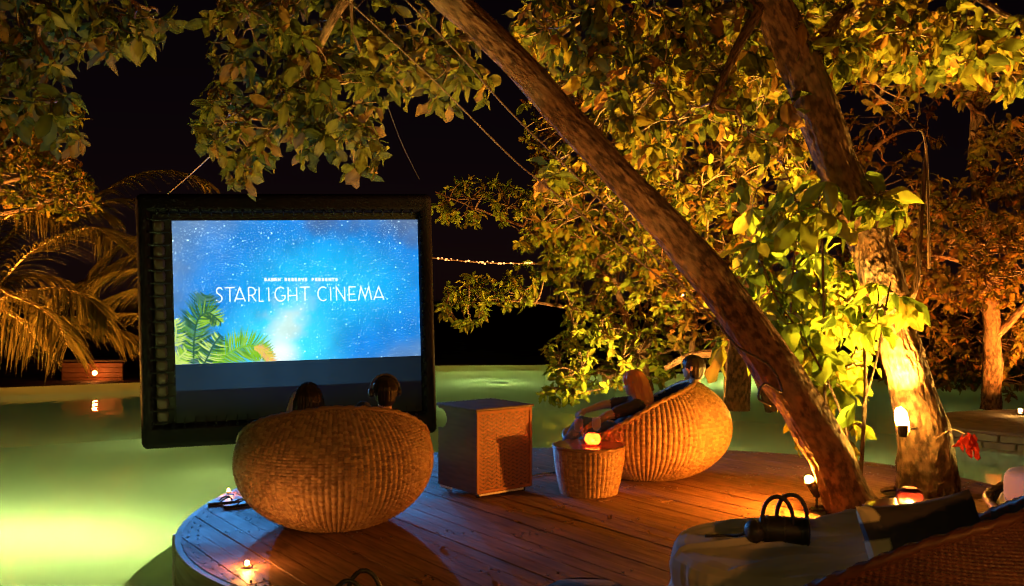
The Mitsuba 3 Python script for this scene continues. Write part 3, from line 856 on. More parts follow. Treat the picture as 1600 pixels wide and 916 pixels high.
# perforated lantern on the second table
c = np.array([*P(1422, 790, T2[1] - .06)[:2], .4465])
t = thing('perforated_lantern', 'round pierced metal lantern glowing red behind the striped pillow', 'lantern')
R_, ms = .078, []
lp = lambda th, ph: c + np.array([R_ * math.cos(th) * math.cos(ph), R_ * math.cos(th) * math.sin(ph), .078 + R_ * math.sin(th)])
n, m = 34, 12
th = np.linspace(-1.2, .62, m + 1)
for sgn in (1, -1):
    for i in range(n):
        ms.append(tube([lp(th[j], (i + sgn * j * .5) * 2 * math.pi / n) for j in range(m + 1)], .0032, 4))
obj('pierced_shade', join(ms), plastic((.10, .02, .025), .4, metallic=.6), t)
ms = [(.078 * math.cos(a), .078 + .078 * math.sin(a)) for a in np.linspace(.62, 1.0, 8)]
obj('collar', xf(lathe(ms + [(ms[-1][0] - .006, ms[-1][1])], 40), t=c), plastic((.06, .015, .02), .35, metallic=.6), t, smooth=40)
bulb(t + '__flame', c + [0, 0, .05], .016, (4200, 1150, 190), 1.5)
# ------------------------------------------------------------------ trees
def trunk(name, ctrl, parent, n=90, sides=30, amp=.020, seed=0, mat='m_bark', label=None):
    """ctrl rows: x, y, z, radius."""
    c = spline(ctrl, n)
    def disp(q, ang, i):
        i = i * 90.0 / n
        big = (meshkit.fbm(q * 2.2 + seed * 7.3, 3) - .5) * 2
        rid = (meshkit.fbm(np.stack(np.broadcast_arrays(np.cos(ang)[None] * 5.0, np.sin(ang)[None] * 5.0, i[:, None] * .10 + seed), -1) + 50, 3) - .5)
        fine = (meshkit.fbm(np.stack(np.broadcast_arrays(np.cos(ang)[None] * 13.0, np.sin(ang)[None] * 13.0, i[:, None] * .5 + seed), -1) + 90, 3) - .5)
        return amp * (1.4 * big + 1.5 * rid + .8 * fine) * (rad0[:, None] / .18)
    rad0 = c[:, 3]
    v, f, u = tube(c[:, :3], rad0, sides, disp=disp, uv=True)
    k = obj(name, (v, f), mat, parent, smooth=True, uv=u, label=label)
    return c


def leaf_mesh(ns, na, curl, fold, wav, W=.46, seed=0):
    t_ = np.linspace(0, 1, ns); a = np.linspace(-1, 1, na)
    w = W * .5 * np.sin(np.pi * np.clip(t_, 0, 1) ** 1.35) ** .75 + .012 * (1 - t_)
    x = np.repeat(t_[:, None], na, 1) * (1 - .12 * curl)
    y = w[:, None] * a[None]
    z = -curl * .55 * t_[:, None] ** 2 + 1.4 * fold * np.abs(y) + wav * np.sin(t_[:, None] * 11 + seed + 2.0 * np.sign(a)[None]) * np.abs(a)[None] * w[:, None] / W * 2
    v = np.stack([x, y, z], -1).reshape(-1, 3)
    i, j = np.meshgrid(np.arange(ns - 1), np.arange(na - 1), indexing='ij')
    q = np.stack([i * na + j, (i + 1) * na + j, (i + 1) * na + j + 1, i * na + j + 1], -1).reshape(-1, 4)
    rib = np.repeat((np.abs(a) < .01)[None], ns, 0).reshape(-1)
    return v, np.vstack([q[:, [0, 1, 2]], q[:, [0, 2, 3]]]), rib


def variants(ns, na): return [leaf_mesh(ns, na, c, fo, wv, W, k) for k, (c, fo, wv, W) in enumerate(((.25, .30, .05, .42), (.6, .15, .09, .46), (1.0, .40, .07, .38), (.45, -.2, .11, .43), (.8, .25, .12, .34)))]


LOD = {'hi': variants(8, 5), 'mid': variants(7, 3), 'lo': variants(5, 3)}
PAL = {'olive': [(.075, .095, .020), (.10, .115, .022), (.14, .14, .026), (.15, .13, .03), (.18, .11, .03), (.06, .075, .018)],
       'gold': [(.085, .10, .014), (.13, .13, .016), (.17, .15, .02), (.22, .165, .022), (.20, .10, .022), (.05, .06, .012)],
       'green': [(.13, .19, .02), (.17, .23, .024), (.22, .26, .03), (.27, .26, .034), (.11, .16, .02), (.25, .21, .03)],
       'rust': [(.10, .085, .018), (.15, .085, .02), (.20, .085, .022), (.09, .065, .02), (.13, .11, .02), (.17, .11, .02)]}


def frames(x, up):
    x = x / np.linalg.norm(x, axis=1, keepdims=True)
    y = np.cross(up, x); y /= np.linalg.norm(y, axis=1, keepdims=True) + 1e-9
    return np.stack([x, y, np.cross(x, y)], -1)


def rosettes(pos, dirs, size, per, rng, droop=.55, spread=(35, 95)):
    n = len(pos)
    out_R, out_p, out_s = [], [], []
    for i in range(n):
        k = rng.integers(per[0], per[1] + 1)
        d = dirs[i]; a = np.cross(d, [0.3, .2, .9]); a /= np.linalg.norm(a); b = np.cross(d, a)
        az = np.arange(k) * 2.399 + rng.uniform(0, 6.28) + rng.normal(0, .3, k)
        el = np.radians(rng.uniform(spread[0], spread[1], k))
        x = np.cos(el)[:, None] * d + np.sin(el)[:, None] * (np.cos(az)[:, None] * a + np.sin(az)[:, None] * b)
        x[:, 2] -= droop * rng.uniform(.3, 1.3, k)
        up = d + rng.normal(0, .35, (k, 3)) + np.array([0, 0, .5])
        out_R.append(frames(x, up)); out_p.append(pos[i] - d * rng.uniform(0, .10, k)[:, None] * size * 2); out_s.append(size * rng.uniform(.38, 1.25, k))
    return np.concatenate(out_R), np.concatenate(out_p), np.concatenate(out_s)


def bake(R, p, s, var, colr, lod):
    vs, fs, cs, n0 = [], [], [], 0
    for k, (v, f, rib) in enumerate(LOD[lod]):
        m = np.nonzero(var == k)[0]
        if not len(m): continue
        vv = np.einsum('kij,nj->kni', R[m], v) * s[m][:, None, None] + p[m][:, None]
        ff = f[None] + (np.arange(len(m)) * len(v))[:, None, None] + n0
        cc = colr[m][:, None, :] * np.where(rib, 1.35, 1.0)[None, :, None] * np.ones((1, len(v), 1))
        vs.append(vv.reshape(-1, 3)); fs.append(ff.reshape(-1, 3)); cs.append(cc.reshape(-1, 3)); n0 += len(m) * len(v)
    return np.vstack(vs), np.vstack(fs), np.clip(np.vstack(cs), 0, .6)


def proj(p): return np.stack([800 + F0 * p[..., 0] / p[..., 1], HZ - F0 * (p[..., 2] - EYE) / p[..., 1]], -1)


LEAFPLY = {}


def tree_foliage(tree, regions, limbs, size, pal, seed, lod='mid', per=(5, 8), parts=0, droop=.55, twig=.005, hubn=7, reach=None, spread=(35, 95), avoid=None):
    """regions: (px, py, rx, ry, D0, D1, count) gives where the crown's twig tips are; limbs: list of (n,3) skeleton points."""
    rng = np.random.default_rng(seed)
    pts = []
    for (px, py, rx, ry, d0, d1, n) in regions:
        a = rng.uniform(0, 2 * np.pi, n); r = np.sqrt(rng.uniform(0, 1, n)); D = rng.uniform(d0, d1, n)
        x, y = px + rx * r * np.cos(a), py + ry * r * np.sin(a)
        pts.append(np.stack([(x - 800) / F0 * D, D, EYE - (y - HZ) / F0 * D], -1))
    pts = np.vstack(pts)
    if avoid is not None: pts = pts[avoid(pts)]
    sk = np.vstack(limbs)
    nh = max(1, len(pts) // hubn)
    hub = pts[rng.choice(len(pts), nh, replace=False)]
    for _ in range(3):
        d = np.linalg.norm(pts[:, None] - hub[None], axis=2); lb = d.argmin(1)
        hub = np.array([pts[lb == k].mean(0) if (lb == k).any() else hub[k] for k in range(nh)])
    near = sk[np.linalg.norm(hub[:, None] - sk[None], axis=2).argmin(1)]
    hub = hub + (near - hub) * .25
    tw, dirs = [], np.zeros_like(pts)
    # hubs grow from the limb or from another hub that is nearer to it
    order = np.argsort(np.linalg.norm(hub - near, axis=1)); placed = []
    for h in order:
        cand = near[h]; best = np.linalg.norm(hub[h] - near[h])
        for g in placed:
            dd = np.linalg.norm(hub[h] - hub[g])
            if dd < best * .75: best, cand = dd, hub[g]
        placed.append(h)
        mid = (cand + hub[h]) / 2 + rng.normal(0, .10, 3) * min(best, 1.2) + [0, 0, .08 * min(best, 1.5)]
        q = spline([cand, mid, hub[h]], 9); q[1:-1] += rng.normal(0, .012, (7, 3))
        tw.append(tube(q, np.linspace(twig * 3.2, twig * 1.6, 9), 5, cap=False))
    for i in range(len(pts)):
        h = hub[lb[i]]; d = pts[i] - h; ln = np.linalg.norm(d) + 1e-6
        dirs[i] = d / ln * .8 + rng.normal(0, .35, 3) + [0, 0, .15]
        dirs[i] /= np.linalg.norm(dirs[i])
        mid = (h + pts[i]) / 2 + rng.normal(0, .07, 3) * min(ln, .8)
        tw.append(tube(spline([h, mid, pts[i]], 6), np.linspace(twig * 1.5, twig * .7, 6), 4, cap=False))
    R, p, s = rosettes(pts, dirs, size, per, rng, droop, spread)
    nl = len(p); var = rng.integers(0, 5, nl)
    pc_ = np.array(PAL[pal]); ci = rng.integers(0, len(pc_), nl)
    col_ = pc_[ci] * rng.uniform(.7, 1.25, (nl, 1))
    take = np.zeros(nl, bool)
    if parts:
        ctr = p + R[:, :, 0] * s[:, None] * .5; q = proj(ctr)
        inf = (q[:, 0] > -10) & (q[:, 0] < 1610) & (q[:, 1] > -10) & (q[:, 1] < 926)
        scr_ = np.where(inf, s / ctr[:, 1], 0)
        take[np.argsort(-scr_)[:parts]] = True; take &= inf
        for i in np.nonzero(take)[0]:
            kk = (var[i], pal, ci[i])
            if kk not in LEAFPLY:
                v, f, rib = LOD['hi'][var[i]]
                LEAFPLY[kk] = mikit.ply((v, f), 'm_leaf', smooth=True, color=np.clip(pc_[ci[i]] * np.where(rib, 1.35, 1.0)[:, None], 0, .6))
            m = np.eye(4); m[:3, :3] = R[i] * s[i]; m[:3, 3] = p[i]
            key = numbered(tree + '__leaf')
            scene[key] = {**LEAFPLY[kk], 'to_world': T(m)}
    r = ~take
    v, f, c = bake(R[r], p[r], s[r], var[r], col_[r], lod)
    obj('foliage', (v, f), 'm_leaf', tree, smooth=True, color=c, kind='stuff')
    obj('twigs', join(tw), 'm_twig', tree, smooth=True, kind='stuff')


def limb(tree, ctrl, n=40, sides=10, mat='m_bark', name='limb', amp=.012):
    """ctrl rows: px, py, D, radius."""
    c = np.array([[*P(a, b, D), r] for a, b, D, r in ctrl])
    return trunk(name, c, tree, n, sides, amp, seed=len(scene) % 17)[:, :3]


# --- the leaning tree
LT = thing('leaning_tree', 'large tree leaning across the deck to the upper left, its crown hanging over the screen', 'tree')
ctrl = np.array([[*P(a, b, D), r] for a, b, D, r in (
    (1342, 830, 7.42, .275), (1330, 796, 7.42, .222), (1316, 762, 7.41, .195), (1290, 700, 7.38, .182), (1222, 592, 7.30, .174), (1146, 480, 7.2, .160), (1058, 372, 7.05, .140), (982, 290, 6.95, .126),
    (880, 180, 6.85, .116), (795, 85, 6.8, .113), (705, 0, 6.8, .112), (600, -100, 6.85, .10), (470, -220, 7.0, .09))])
lt = trunk('trunk', ctrl, LT, 360, 80, .024, 1)
limbs = [lt[240:, :3],
         limb(LT, [(640, -60, 6.83, .09), (560, -20, 7.2, .06), (526, 20, 7.5, .042), (500, 70, 7.7, .036), (478, 112, 7.8, .030), (505, 140, 7.9, .024), (532, 182, 8.0, .016)]),
         limb(LT, [(478, 112, 7.8, .026), (440, 140, 8.0, .02), (405, 165, 8.2, .014), (380, 200, 8.3, .010)], 20, 7),
         limb(LT, [(560, -20, 7.2, .05), (470, -20, 7.6, .04), (390, 20, 8.0, .028), (345, 60, 8.3, .016)], 24, 8),
         limb(LT, [(830, 120, 6.82, .06), (760, 60, 7.2, .04), (690, 70, 7.6, .028), (640, 110, 7.9, .016)], 24, 8),
         limb(LT, [(445, 150, 8.0, .016), (452, 200, 8.1, .012), (455, 225, 8.1, .008)], 12, 6)]
limb(LT, [(548, -10, 7.4, .012), (552, 50, 7.6, .014), (575, 110, 7.8, .010), (592, 160, 7.9, .004)], 16, 7, name='broken_branch')
tree_foliage(LT, [(455, 55, 150, 80, 7.3, 9.2, 85), (425, 190, 105, 75, 7.6, 9.0, 46), (525, 175, 85, 80, 7.6, 9.0, 42), (640, 75, 110, 70, 7.3, 8.8, 52), (378, 262, 45, 28, 8, 8.6, 9),
                  (570, 235, 40, 40, 7.8, 8.6, 10), (715, 125, 50, 50, 7.3, 8.2, 14), (340, 170, 40, 60, 8, 9, 14), (520, -70, 320, 70, 7, 9.5, 60)],
             limbs, .215, 'olive', 21, 'mid', parts=300, droop=.75)

# --- the upright tree on the right
UT = thing('upright_tree', 'tree with a blazing lamp on its trunk behind the striped pillow, golden crown above', 'tree')
ctrl = np.array([[*P(a, b, D), r] for a, b, D, r in (
    (1452, 800, 8.1, .27), (1450, 765, 8.1, .255), (1444, 700, 8.02, .225), (1428, 620, 7.98, .19), (1410, 550, 7.95, .180), (1382, 450, 7.9, .180), (1350, 350, 7.85, .180), (1305, 250, 7.8, .178),
    (1258, 120, 7.75, .17), (1200, 0, 7.7, .16), (1140, -120, 7.7, .14), (1090, -240, 7.8, .11))])
ut = trunk('trunk', ctrl, UT, 360, 80, .022, 2)
ulimbs = [ut[216:, :3],
          limb(UT, [(1258, 120, 7.75, .07), (1320, 20, 8.2, .05), (1400, 40, 8.6, .032), (1500, 40, 8.9, .018)]),
          limb(UT, [(1200, 0, 7.7, .08), (1120, 20, 8.2, .05), (1040, 60, 8.6, .036), (985, 140, 8.8, .020)]),
          limb(UT, [(1140, -100, 7.7, .08), (1000, -40, 8.3, .05), (920, 20, 8.6, .034), (870, 60, 8.8, .02)]),
          limb(UT, [(1200, -10, 7.7, .06), (1150, 80, 7.4, .04), (1110, 170, 7.2, .022)], 20, 8),
          limb(UT, [(1320, 20, 8.2, .05), (1440, -40, 8.2, .04), (1600, 40, 8.2, .02)], 20, 8)]
limb(UT, [(1400, 500, 7.82, .04), (1420, 470, 7.75, .033), (1432, 440, 7.7, .028), (1440, 330, 7.7, .022), (1447, 230, 7.75, .016)], 24, 8, name='sucker_stem')
tree_foliage(UT, [(890, 50, 95, 75, 7.6, 9.8, 72), (1000, 100, 85, 95, 7.6, 9.8, 72), (1115, 80, 100, 90, 7.4, 9.6, 90), (1230, 40, 80, 60, 8.1, 9.8, 50), (1345, 40, 100, 60, 7.5, 9.6, 62),
                  (1470, 65, 110, 55, 7.5, 9.4, 66), (1575, 80, 50, 70, 7.5, 9.2, 26), (1170, 170, 80, 60, 7.2, 9, 26), (1010, 210, 60, 40, 7.4, 8.8, 12), (1325, 90, 60, 40, 7.2, 8.4, 14),
                  (870, 270, 40, 25, 8.2, 9.2, 6), (1200, -80, 420, 70, 7.2, 9.8, 90)],
             ulimbs, .225, 'gold', 22, 'mid', parts=300, droop=.95)

# --- large-leaved shoots between the trunks
SG = thing('leafy_shoots', 'clump of tall shoots with big glowing yellow green leaves between the two trunks', 'plant')
stems = []
for ctrl in ([(1330, 752, 7.5, .014), (1292, 640, 7.6, .013), (1288, 520, 7.65, .012), (1284, 360, 7.7, .010), (1278, 290, 7.7, .008)],
             [(1345, 742, 7.55, .018), (1352, 600, 7.6, .016), (1346, 500, 7.6, .013), (1330, 430, 7.65, .010)],
             [(1336, 745, 7.5, .014), (1318, 660, 7.5, .012), (1290, 590, 7.5, .010), (1250, 520, 7.5, .008), (1215, 470, 7.5, .007), (1190, 410, 7.5, .006)],
             [(1265, 690, 7.7, .012), (1240, 600, 7.8, .011), (1236, 470, 7.9, .010), (1245, 330, 8.0, .008), (1225, 260, 8.0, .006)],
             [(1348, 640, 7.6, .010), (1370, 560, 7.4, .009), (1382, 490, 7.35, .008), (1392, 440, 7.35, .006)],
             [(1284, 360, 7.7, .010), (1330, 320, 7.5, .008), (1385, 300, 7.4, .006)]):
    stems.append(limb(SG, ctrl, 30, 7, mat='m_twig', name='stem', amp=.004))
tree_foliage(SG, [(1195, 415, 60, 55, 7.4, 8.2, 14), (1280, 320, 85, 45, 7.4, 8.4, 18), (1250, 540, 70, 120, 7.4, 8.4, 34), (1375, 465, 35, 45, 7.2, 7.6, 5), (1205, 300, 60, 45, 7.6, 8.6, 7),
                  (1320, 640, 40, 60, 7.3, 7.9, 6), (1130, 530, 14, 14, 7.8, 8.2, 2), (1390, 310, 25, 15, 7.2, 7.5, 3), (1290, 440, 70, 60, 7.7, 8.6, 20), (1310, 560, 55, 60, 7.6, 8.4, 8)],
             stems, .31, 'green', 23, 'hi', per=(4, 7), parts=300, droop=1.15, twig=.0045, hubn=3)
# bare forked twig and red seed pods
t = thing('forked_twig', 'pale bare forked twig standing out against the dark gap at the upper right', 'twig')
obj('stem', tube(spline([P(1452, 420, 7.7), P(1447, 230, 7.7), P(1428, 200, 7.65), P(1405, 178, 7.65), P(1372, 148, 7.6)], 24), np.linspace(.012, .004, 24), 6), 'm_twig', t, smooth=True)
obj('fork', tube(spline([P(1428, 200, 7.65), P(1434, 180, 7.65), P(1438, 150, 7.65)], 8), np.linspace(.006, .004, 8), 6), 'm_twig', t, smooth=True)
rng = np.random.default_rng(8)
t = thing('red_leaf_cluster', 'small cluster of hanging red leaves in front of the stone terrace', 'leaves')
pp = P(1514, 690, 7.0)
obj('stalk', tube(spline([P(1455, 690, 7.9), P(1485, 672, 7.4), P(1503, 676, 7.1), pp + [0, 0, .05]], 14), .005, 5), 'm_twig', t, smooth=True)
for i in range(9):
    x = np.array([[rng.normal(0, .35), rng.normal(0, .35), -1.0]]); Rr = frames(x, rng.normal(0, 1, (1, 3)))[0]
    v, f, rib = LOD['hi'][i % 5]
    obj('leaf', ((v * .15) @ Rr.T + pp + rng.normal(0, .022, 3) + [0, 0, .05], f), 'm_leaf', t, smooth=True, color=np.tile([.42, .030, .018], (len(v), 1)))

# --- trees further off
def far_tree(name, label, trunks, regions, size, pal, seed, lod='lo', per=(6, 9), droop=.4, twig=.010, cat='tree', sides=12, **k):
    t = thing(name, label, cat)
    lim = []
    for j, c in enumerate(trunks):
        cc = np.array([[*P(a, b, D), r] for a, b, D, r in c])
        lim.append(trunk('trunk' if j == 0 else 'limb', cc, t, 40, sides, .03, seed + j)[:, :3])
    tree_foliage(t, regions, lim, size, pal, seed, lod, per, 0, droop, twig, **k)
    return t


far_tree('waterside_tree', 'dense small leaved tree overhanging the pool behind the long haired woman', [
    [(1012, 612, 19.5, .16), (1000, 560, 19.5, .13), (985, 520, 19.5, .10), (960, 440, 19.3, .07), (930, 350, 19, .04)],
    [(985, 520, 19.5, .08), (940, 500, 19, .05), (880, 480, 18.6, .035), (800, 470, 18.2, .025), (700, 475, 18, .012)],
    [(960, 440, 19.3, .06), (880, 380, 18.8, .04), (780, 340, 18.4, .025), (680, 300, 18.2, .012)],
    [(1000, 560, 19.5, .09), (1030, 500, 19.5, .06), (1060, 440, 19.5, .04)],
    [(1005, 590, 19.4, .07), (950, 580, 18.8, .05), (900, 590, 18.4, .02)]],
    [(930, 335, 120, 70, 17.5, 20.5, 150), (965, 440, 125, 90, 17.5, 20.5, 210), (755, 318, 85, 38, 17.8, 19.2, 60), (765, 455, 75, 28, 17.6, 18.8, 55), (725, 485, 40, 25, 17.6, 18.6, 18),
     (925, 560, 80, 50, 17.5, 20, 110), (1030, 560, 60, 40, 18.5, 20, 46), (870, 395, 70, 40, 17.8, 19.5, 50), (880, 615, 35, 18, 17.5, 18.6, 18)], .21, 'green', 31)
far_tree('background_tree', 'dark red lit trunk with branches behind the leaning tree, at the upper centre', [
    [(1150, 640, 13.5, .20), (1160, 450, 13.4, .17), (1168, 300, 13.2, .14), (1150, 150, 13, .12), (1120, 0, 13, .10)],
    [(1168, 300, 13.2, .1), (1230, 200, 13, .07), (1290, 150, 12.8, .04)], [(1160, 250, 13.1, .08), (1060, 150, 12.6, .06), (960, 120, 12.4, .03)], [(1165, 330, 13.2, .06), (1090, 300, 13, .04), (960, 310, 13, .02)]],
    [(950, 190, 140, 110, 11.5, 13.5, 130), (1090, 210, 120, 130, 11.5, 13.5, 130), (1190, 300, 90, 90, 12, 14, 60), (960, 330, 130, 60, 12, 14, 90), (1080, 380, 90, 90, 12.5, 14.5, 110), (1230, 180, 80, 100, 12, 14, 60)], .18, 'gold', 32)
far_tree('background_tree', 'reddish tree with a forked trunk standing at the far right water edge', [
    [(1549, 640, 17, .19), (1550, 560, 17, .17), (1548, 480, 17, .15), (1530, 300, 16.6, .13), (1528, 150, 16.2, .11), (1545, 40, 16, .08)],
    [(1552, 530, 17, .09), (1590, 490, 16.8, .06), (1640, 430, 16.4, .04)], [(1530, 180, 16.2, .06), (1480, 130, 15.6, .05), (1410, 130, 15.2, .03), (1370, 150, 15, .02)],
    [(1530, 170, 16.2, .06), (1590, 120, 15.6, .05)], [(1540, 420, 16.9, .06), (1470, 400, 16, .04), (1420, 400, 15.5, .02)]],
    [(1500, 90, 110, 70, 14.5, 17, 130), (1570, 250, 60, 70, 14.5, 17, 70), (1460, 330, 80, 55, 14, 16.5, 90), (1510, 400, 110, 80, 14, 16.5, 150), (1590, 400, 50, 80, 14.5, 17, 60), (1390, 110, 60, 60, 14, 16, 50)], .20, 'rust', 33)
far_tree('background_tree', 'dim tree standing far back behind the trunks at the centre right', [
    [(1270, 640, 22, .25), (1265, 450, 22, .2), (1250, 250, 21.5, .15), (1240, 50, 21, .1)], [(1265, 400, 22, .12), (1150, 300, 21.5, .07), (1000, 250, 21, .03)], [(1260, 330, 21.8, .1), (1380, 220, 21, .06), (1450, 200, 21, .03)]],
    [(1050, 150, 200, 150, 19.5, 23, 180), (1280, 200, 190, 170, 19.5, 23, 180), (1000, 380, 150, 140, 20, 23, 180), (1300, 460, 160, 130, 20, 23, 200), (1130, 520, 130, 60, 20, 23, 90), (870, 180, 50, 120, 19.5, 22, 60)], .27, 'rust', 38)
far_tree('background_shrub', 'tangle of low reddish shrubs along the water at the right', [
    [(1470, 600, 20, .08), (1460, 540, 20, .05), (1440, 480, 19.5, .03)], [(1520, 610, 20.5, .06), (1560, 560, 20, .04), (1600, 540, 20, .02)], [(1430, 610, 20, .06), (1410, 560, 20, .03)]],
    [(1440, 540, 80, 60, 18, 21, 150), (1520, 520, 90, 70, 18, 21, 160), (1590, 560, 50, 60, 17.5, 20.5, 70), (1420, 450, 60, 60, 18, 20, 70), (1480, 580, 120, 26, 18.5, 21, 100)], .19, 'rust', 34, cat='shrub')
far_tree('background_shrub', 'low dark shrub under the arching root behind the wicker chair lit golden', [
    [(1210, 640, 16, .16), (1180, 575, 16, .12), (1140, 552, 16.4, .09), (1080, 556, 17, .07), (1040, 575, 17.4, .05)], [(1076, 607, 18.5, .085), (1078, 575, 18.5, .08), (1082, 540, 18.4, .07), (1090, 470, 18.2, .05)]],
    [(1100, 500, 70, 45, 17, 19, 50), (1160, 520, 50, 40, 16.5, 18.5, 30), (1180, 450, 60, 50, 15, 17, 36)], .22, 'rust', 35, cat='shrub')
far_tree('golden_tree', 'tree at the far left with small bright golden leaves lit from below', [
    [(-120, 640, 14.5, .2), (-100, 450, 14.4, .16), (-60, 330, 14.2, .12), (0, 250, 14, .07), (80, 190, 13.8, .03)], [(-60, 330, 14.2, .08), (20, 330, 14, .05), (110, 300, 13.8, .02)], [(-20, 290, 14.1, .05), (60, 270, 13.9, .03), (110, 250, 13.8, .015)]],
    [(55, 205, 85, 55, 13, 15, 80), (60, 280, 85, 45, 13, 15, 80), (100, 310, 50, 30, 13, 14.5, 30), (20, 250, 60, 90, 13, 15, 60), (-60, 250, 80, 120, 13, 15, 50)], .165, 'gold', 36)
far_tree('overhanging_tree', 'dim green boughs reaching in at the upper left corner', [
    [(-700, 900, 5.5, .22), (-600, 300, 5.7, .18), (-350, -150, 6.3, .13), (-60, -70, 7, .07), (60, 0, 7.3, .04), (58, 45, 7.4, .03), (52, 80, 7.5, .025), (10, 92, 7.5, .018)],
    [(-60, -70, 7, .05), (120, -40, 7.2, .035), (220, 10, 7.4, .015)], [(57, 55, 7.4, .02), (90, 110, 7.5, .014), (110, 170, 7.5, .008)]],
    [(85, 40, 120, 65, 6.9, 8.3, 56), (50, 140, 80, 60, 6.9, 8.2, 26), (195, 35, 65, 38, 7, 8.2, 18), (105, 190, 40, 50, 7, 8, 8), (-40, 60, 60, 120, 6.8, 8.2, 30), (80, -50, 200, 50, 6.8, 8.2, 30)], .215, 'olive', 37, lod='mid', per=(5, 8), droop=.75, twig=.005)

# ------------------------------------------------------------------ palm at the left shore
PT = thing('palm', 'coconut palm with long drooping fronds lit orange at the left of the screen', 'palm')
rngp = np.random.default_rng(40)


def frond(ctrl, n=58, ln=1.1, w=.040, droop=.55, side=(1, -1), rr=.03, gold=1.0):
    n = int(n * 1.15); c = spline(np.array([P(*q) for q in ctrl]), n)
    tg = np.gradient(c, axis=0); tg /= np.linalg.norm(tg, axis=1, keepdims=True)
    k = obj('frond', tube(c, np.linspace(rr, .006, n), 6), 'm_palmrib', PT, smooth=True)
    vs, fs, cs, m = [], [], [], 0
    for i in range(2, n):
        for s in side:
            a = np.cross(tg[i], [0, 0, 1.0]); a /= np.linalg.norm(a) + 1e-9
            L_ = ln * (math.sin(math.pi * (.10 + .86 * i / n)) ** .6) * rngp.uniform(.85, 1.12)
            d = a * s * .75 + tg[i] * .65 + np.array([0, 0, .15]) + rngp.normal(0, .045, 3); d /= np.linalg.norm(d)
            t_ = np.linspace(0, 1, 6)
            sp_ = c[i] + d * (t_ * L_)[:, None] + np.array([0, 0, -1.0]) * (droop * L_ * t_ ** 1.7)[:, None] * rngp.uniform(.8, 1.2)
            ww = w * np.array([.5, 1, 1, .8, .5, .05])
            wd = np.cross(d, [0, 0, 1.0]); wd = wd * .5 + np.cross(d, a) * .6 + rngp.normal(0, .15, 3); wd /= np.linalg.norm(wd)
            v = np.concatenate([sp_ - wd * ww[:, None] / 2, sp_ + wd * ww[:, None] / 2])
            for j in range(5): fs += [(m + j, m + j + 1, m + j + 7), (m + j, m + j + 7, m + j + 6)]
            vs.append(v); m += 12
            b = np.array([.17, .125, .03]) * rngp.uniform(.6, 1.3)
            cs.append(np.tile(b, (12, 1)))
    obj('leaflets', (np.vstack(vs), np.array(fs)), 'm_leaf', k, smooth=True, color=np.vstack(cs), kind='stuff')


scene['m_palmrib'] = plastic((.42, .26, .08), .5)
pc0 = np.array([*P(-60, 470, 16), .2])
trunk('trunk', np.array([[*P(-250, 690, 16.2), .22], [*P(-200, 600, 16.2), .19], [*P(-120, 520, 16.1), .17], [*P(-60, 470, 16), .15]]), PT, 30, 16, .02, 9)
frond([(-60, 470, 16), (-10, 450, 15.8), (40, 400, 15.6), (80, 375, 15.5), (120, 360, 15.4), (150, 356, 15.3), (175, 375, 15.2)], 70, 1.15)
frond([(-60, 470, 16), (-30, 300, 16.5), (60, 330, 17), (120, 330, 17.2), (170, 315, 17.4), (225, 314, 17.6), (270, 330, 17.8)], 70, 1.0)
frond([(340, 470, 17.5), (290, 430, 17.2), (222, 421, 17), (170, 428, 16.8), (130, 440, 16.6), (90, 462, 16.4), (60, 500, 16.2)], 64, 1.05)
frond([(-60, 470, 16), (0, 380, 16.6), (100, 330, 17), (160, 300, 17.2), (200, 278, 17.4), (250, 267, 17.6), (300, 275, 17.8), (325, 288, 18)], 70, .85)
frond([(-60, 470, 16), (-30, 440, 15), (20, 462, 14.6), (60, 480, 14.4), (90, 505, 14.3), (105, 540, 14.2)], 60, .80, droop=.9)
frond([(-60, 470, 16), (-40, 455, 15), (-10, 478, 14.6), (30, 500, 14.4), (55, 530, 14.3)], 46, .75, droop=.9)
frond([(-60, 480, 16), (20, 540, 17), (80, 520, 17.6), (150, 512, 18), (200, 520, 18.2), (240, 540, 18.4)], 60, .75, droop=.5)
frond([(340, 520, 18), (280, 500, 18), (200, 490, 18), (120, 500, 18), (70, 530, 18)], 56, .8, droop=.6)
frond([(340, 460, 17.5), (270, 380, 17.3), (215, 370, 17.2), (170, 395, 17), (140, 430, 16.9)], 56, .85, droop=.6)
frond([(-60, 470, 16), (-20, 410, 16), (30, 350, 16.2), (80, 320, 16.4), (130, 318, 16.6), (180, 340, 16.8)], 60, 1.0)
frond([(340, 500, 18), (280, 455, 18), (220, 450, 17.8), (160, 470, 17.6), (110, 505, 17.4)], 56, .85, droop=.6)
frond([(-60, 470, 16), (0, 440, 16.2), (60, 430, 16.4), (120, 445, 16.6), (170, 480, 16.8)], 60, .85, droop=.6)
frond([(-60, 470, 16), (-30, 380, 15.6), (10, 340, 15.4), (50, 330, 15.3), (95, 345, 15.2)], 60, .95, droop=.7)
frond([(-60, 480, 16), (-10, 470, 15.4), (40, 455, 15.2), (90, 450, 15.1), (135, 465, 15.0), (165, 495, 15.0)], 60, .9, droop=.8)
frond([(340, 440, 17.5), (280, 400, 17.4), (225, 395, 17.2), (180, 410, 17), (150, 440, 16.9), (130, 475, 16.8)], 60, .9, droop=.7)
frond([(-60, 490, 16.4), (30, 500, 17), (100, 495, 17.2), (160, 505, 17.4), (205, 535, 17.5)], 60, .85, droop=.7)
scene['m_redwood'] = plastic((.16, .055, .025), .6)
t = thing('timber_wall', 'low orange lit timber wall with a lamp on the far left shore', 'wall')
for i in range(4):
    a, b = P(92, 0, 21.8)[0], P(188, 0, 21.8)[0]
    obj('board', xf(rbox((b - a, .05, .115), .01, 4), t=((a + b) / 2, 21.95, -.19 + .12 * i)), 'm_redwood', t, smooth=30, uv=None)
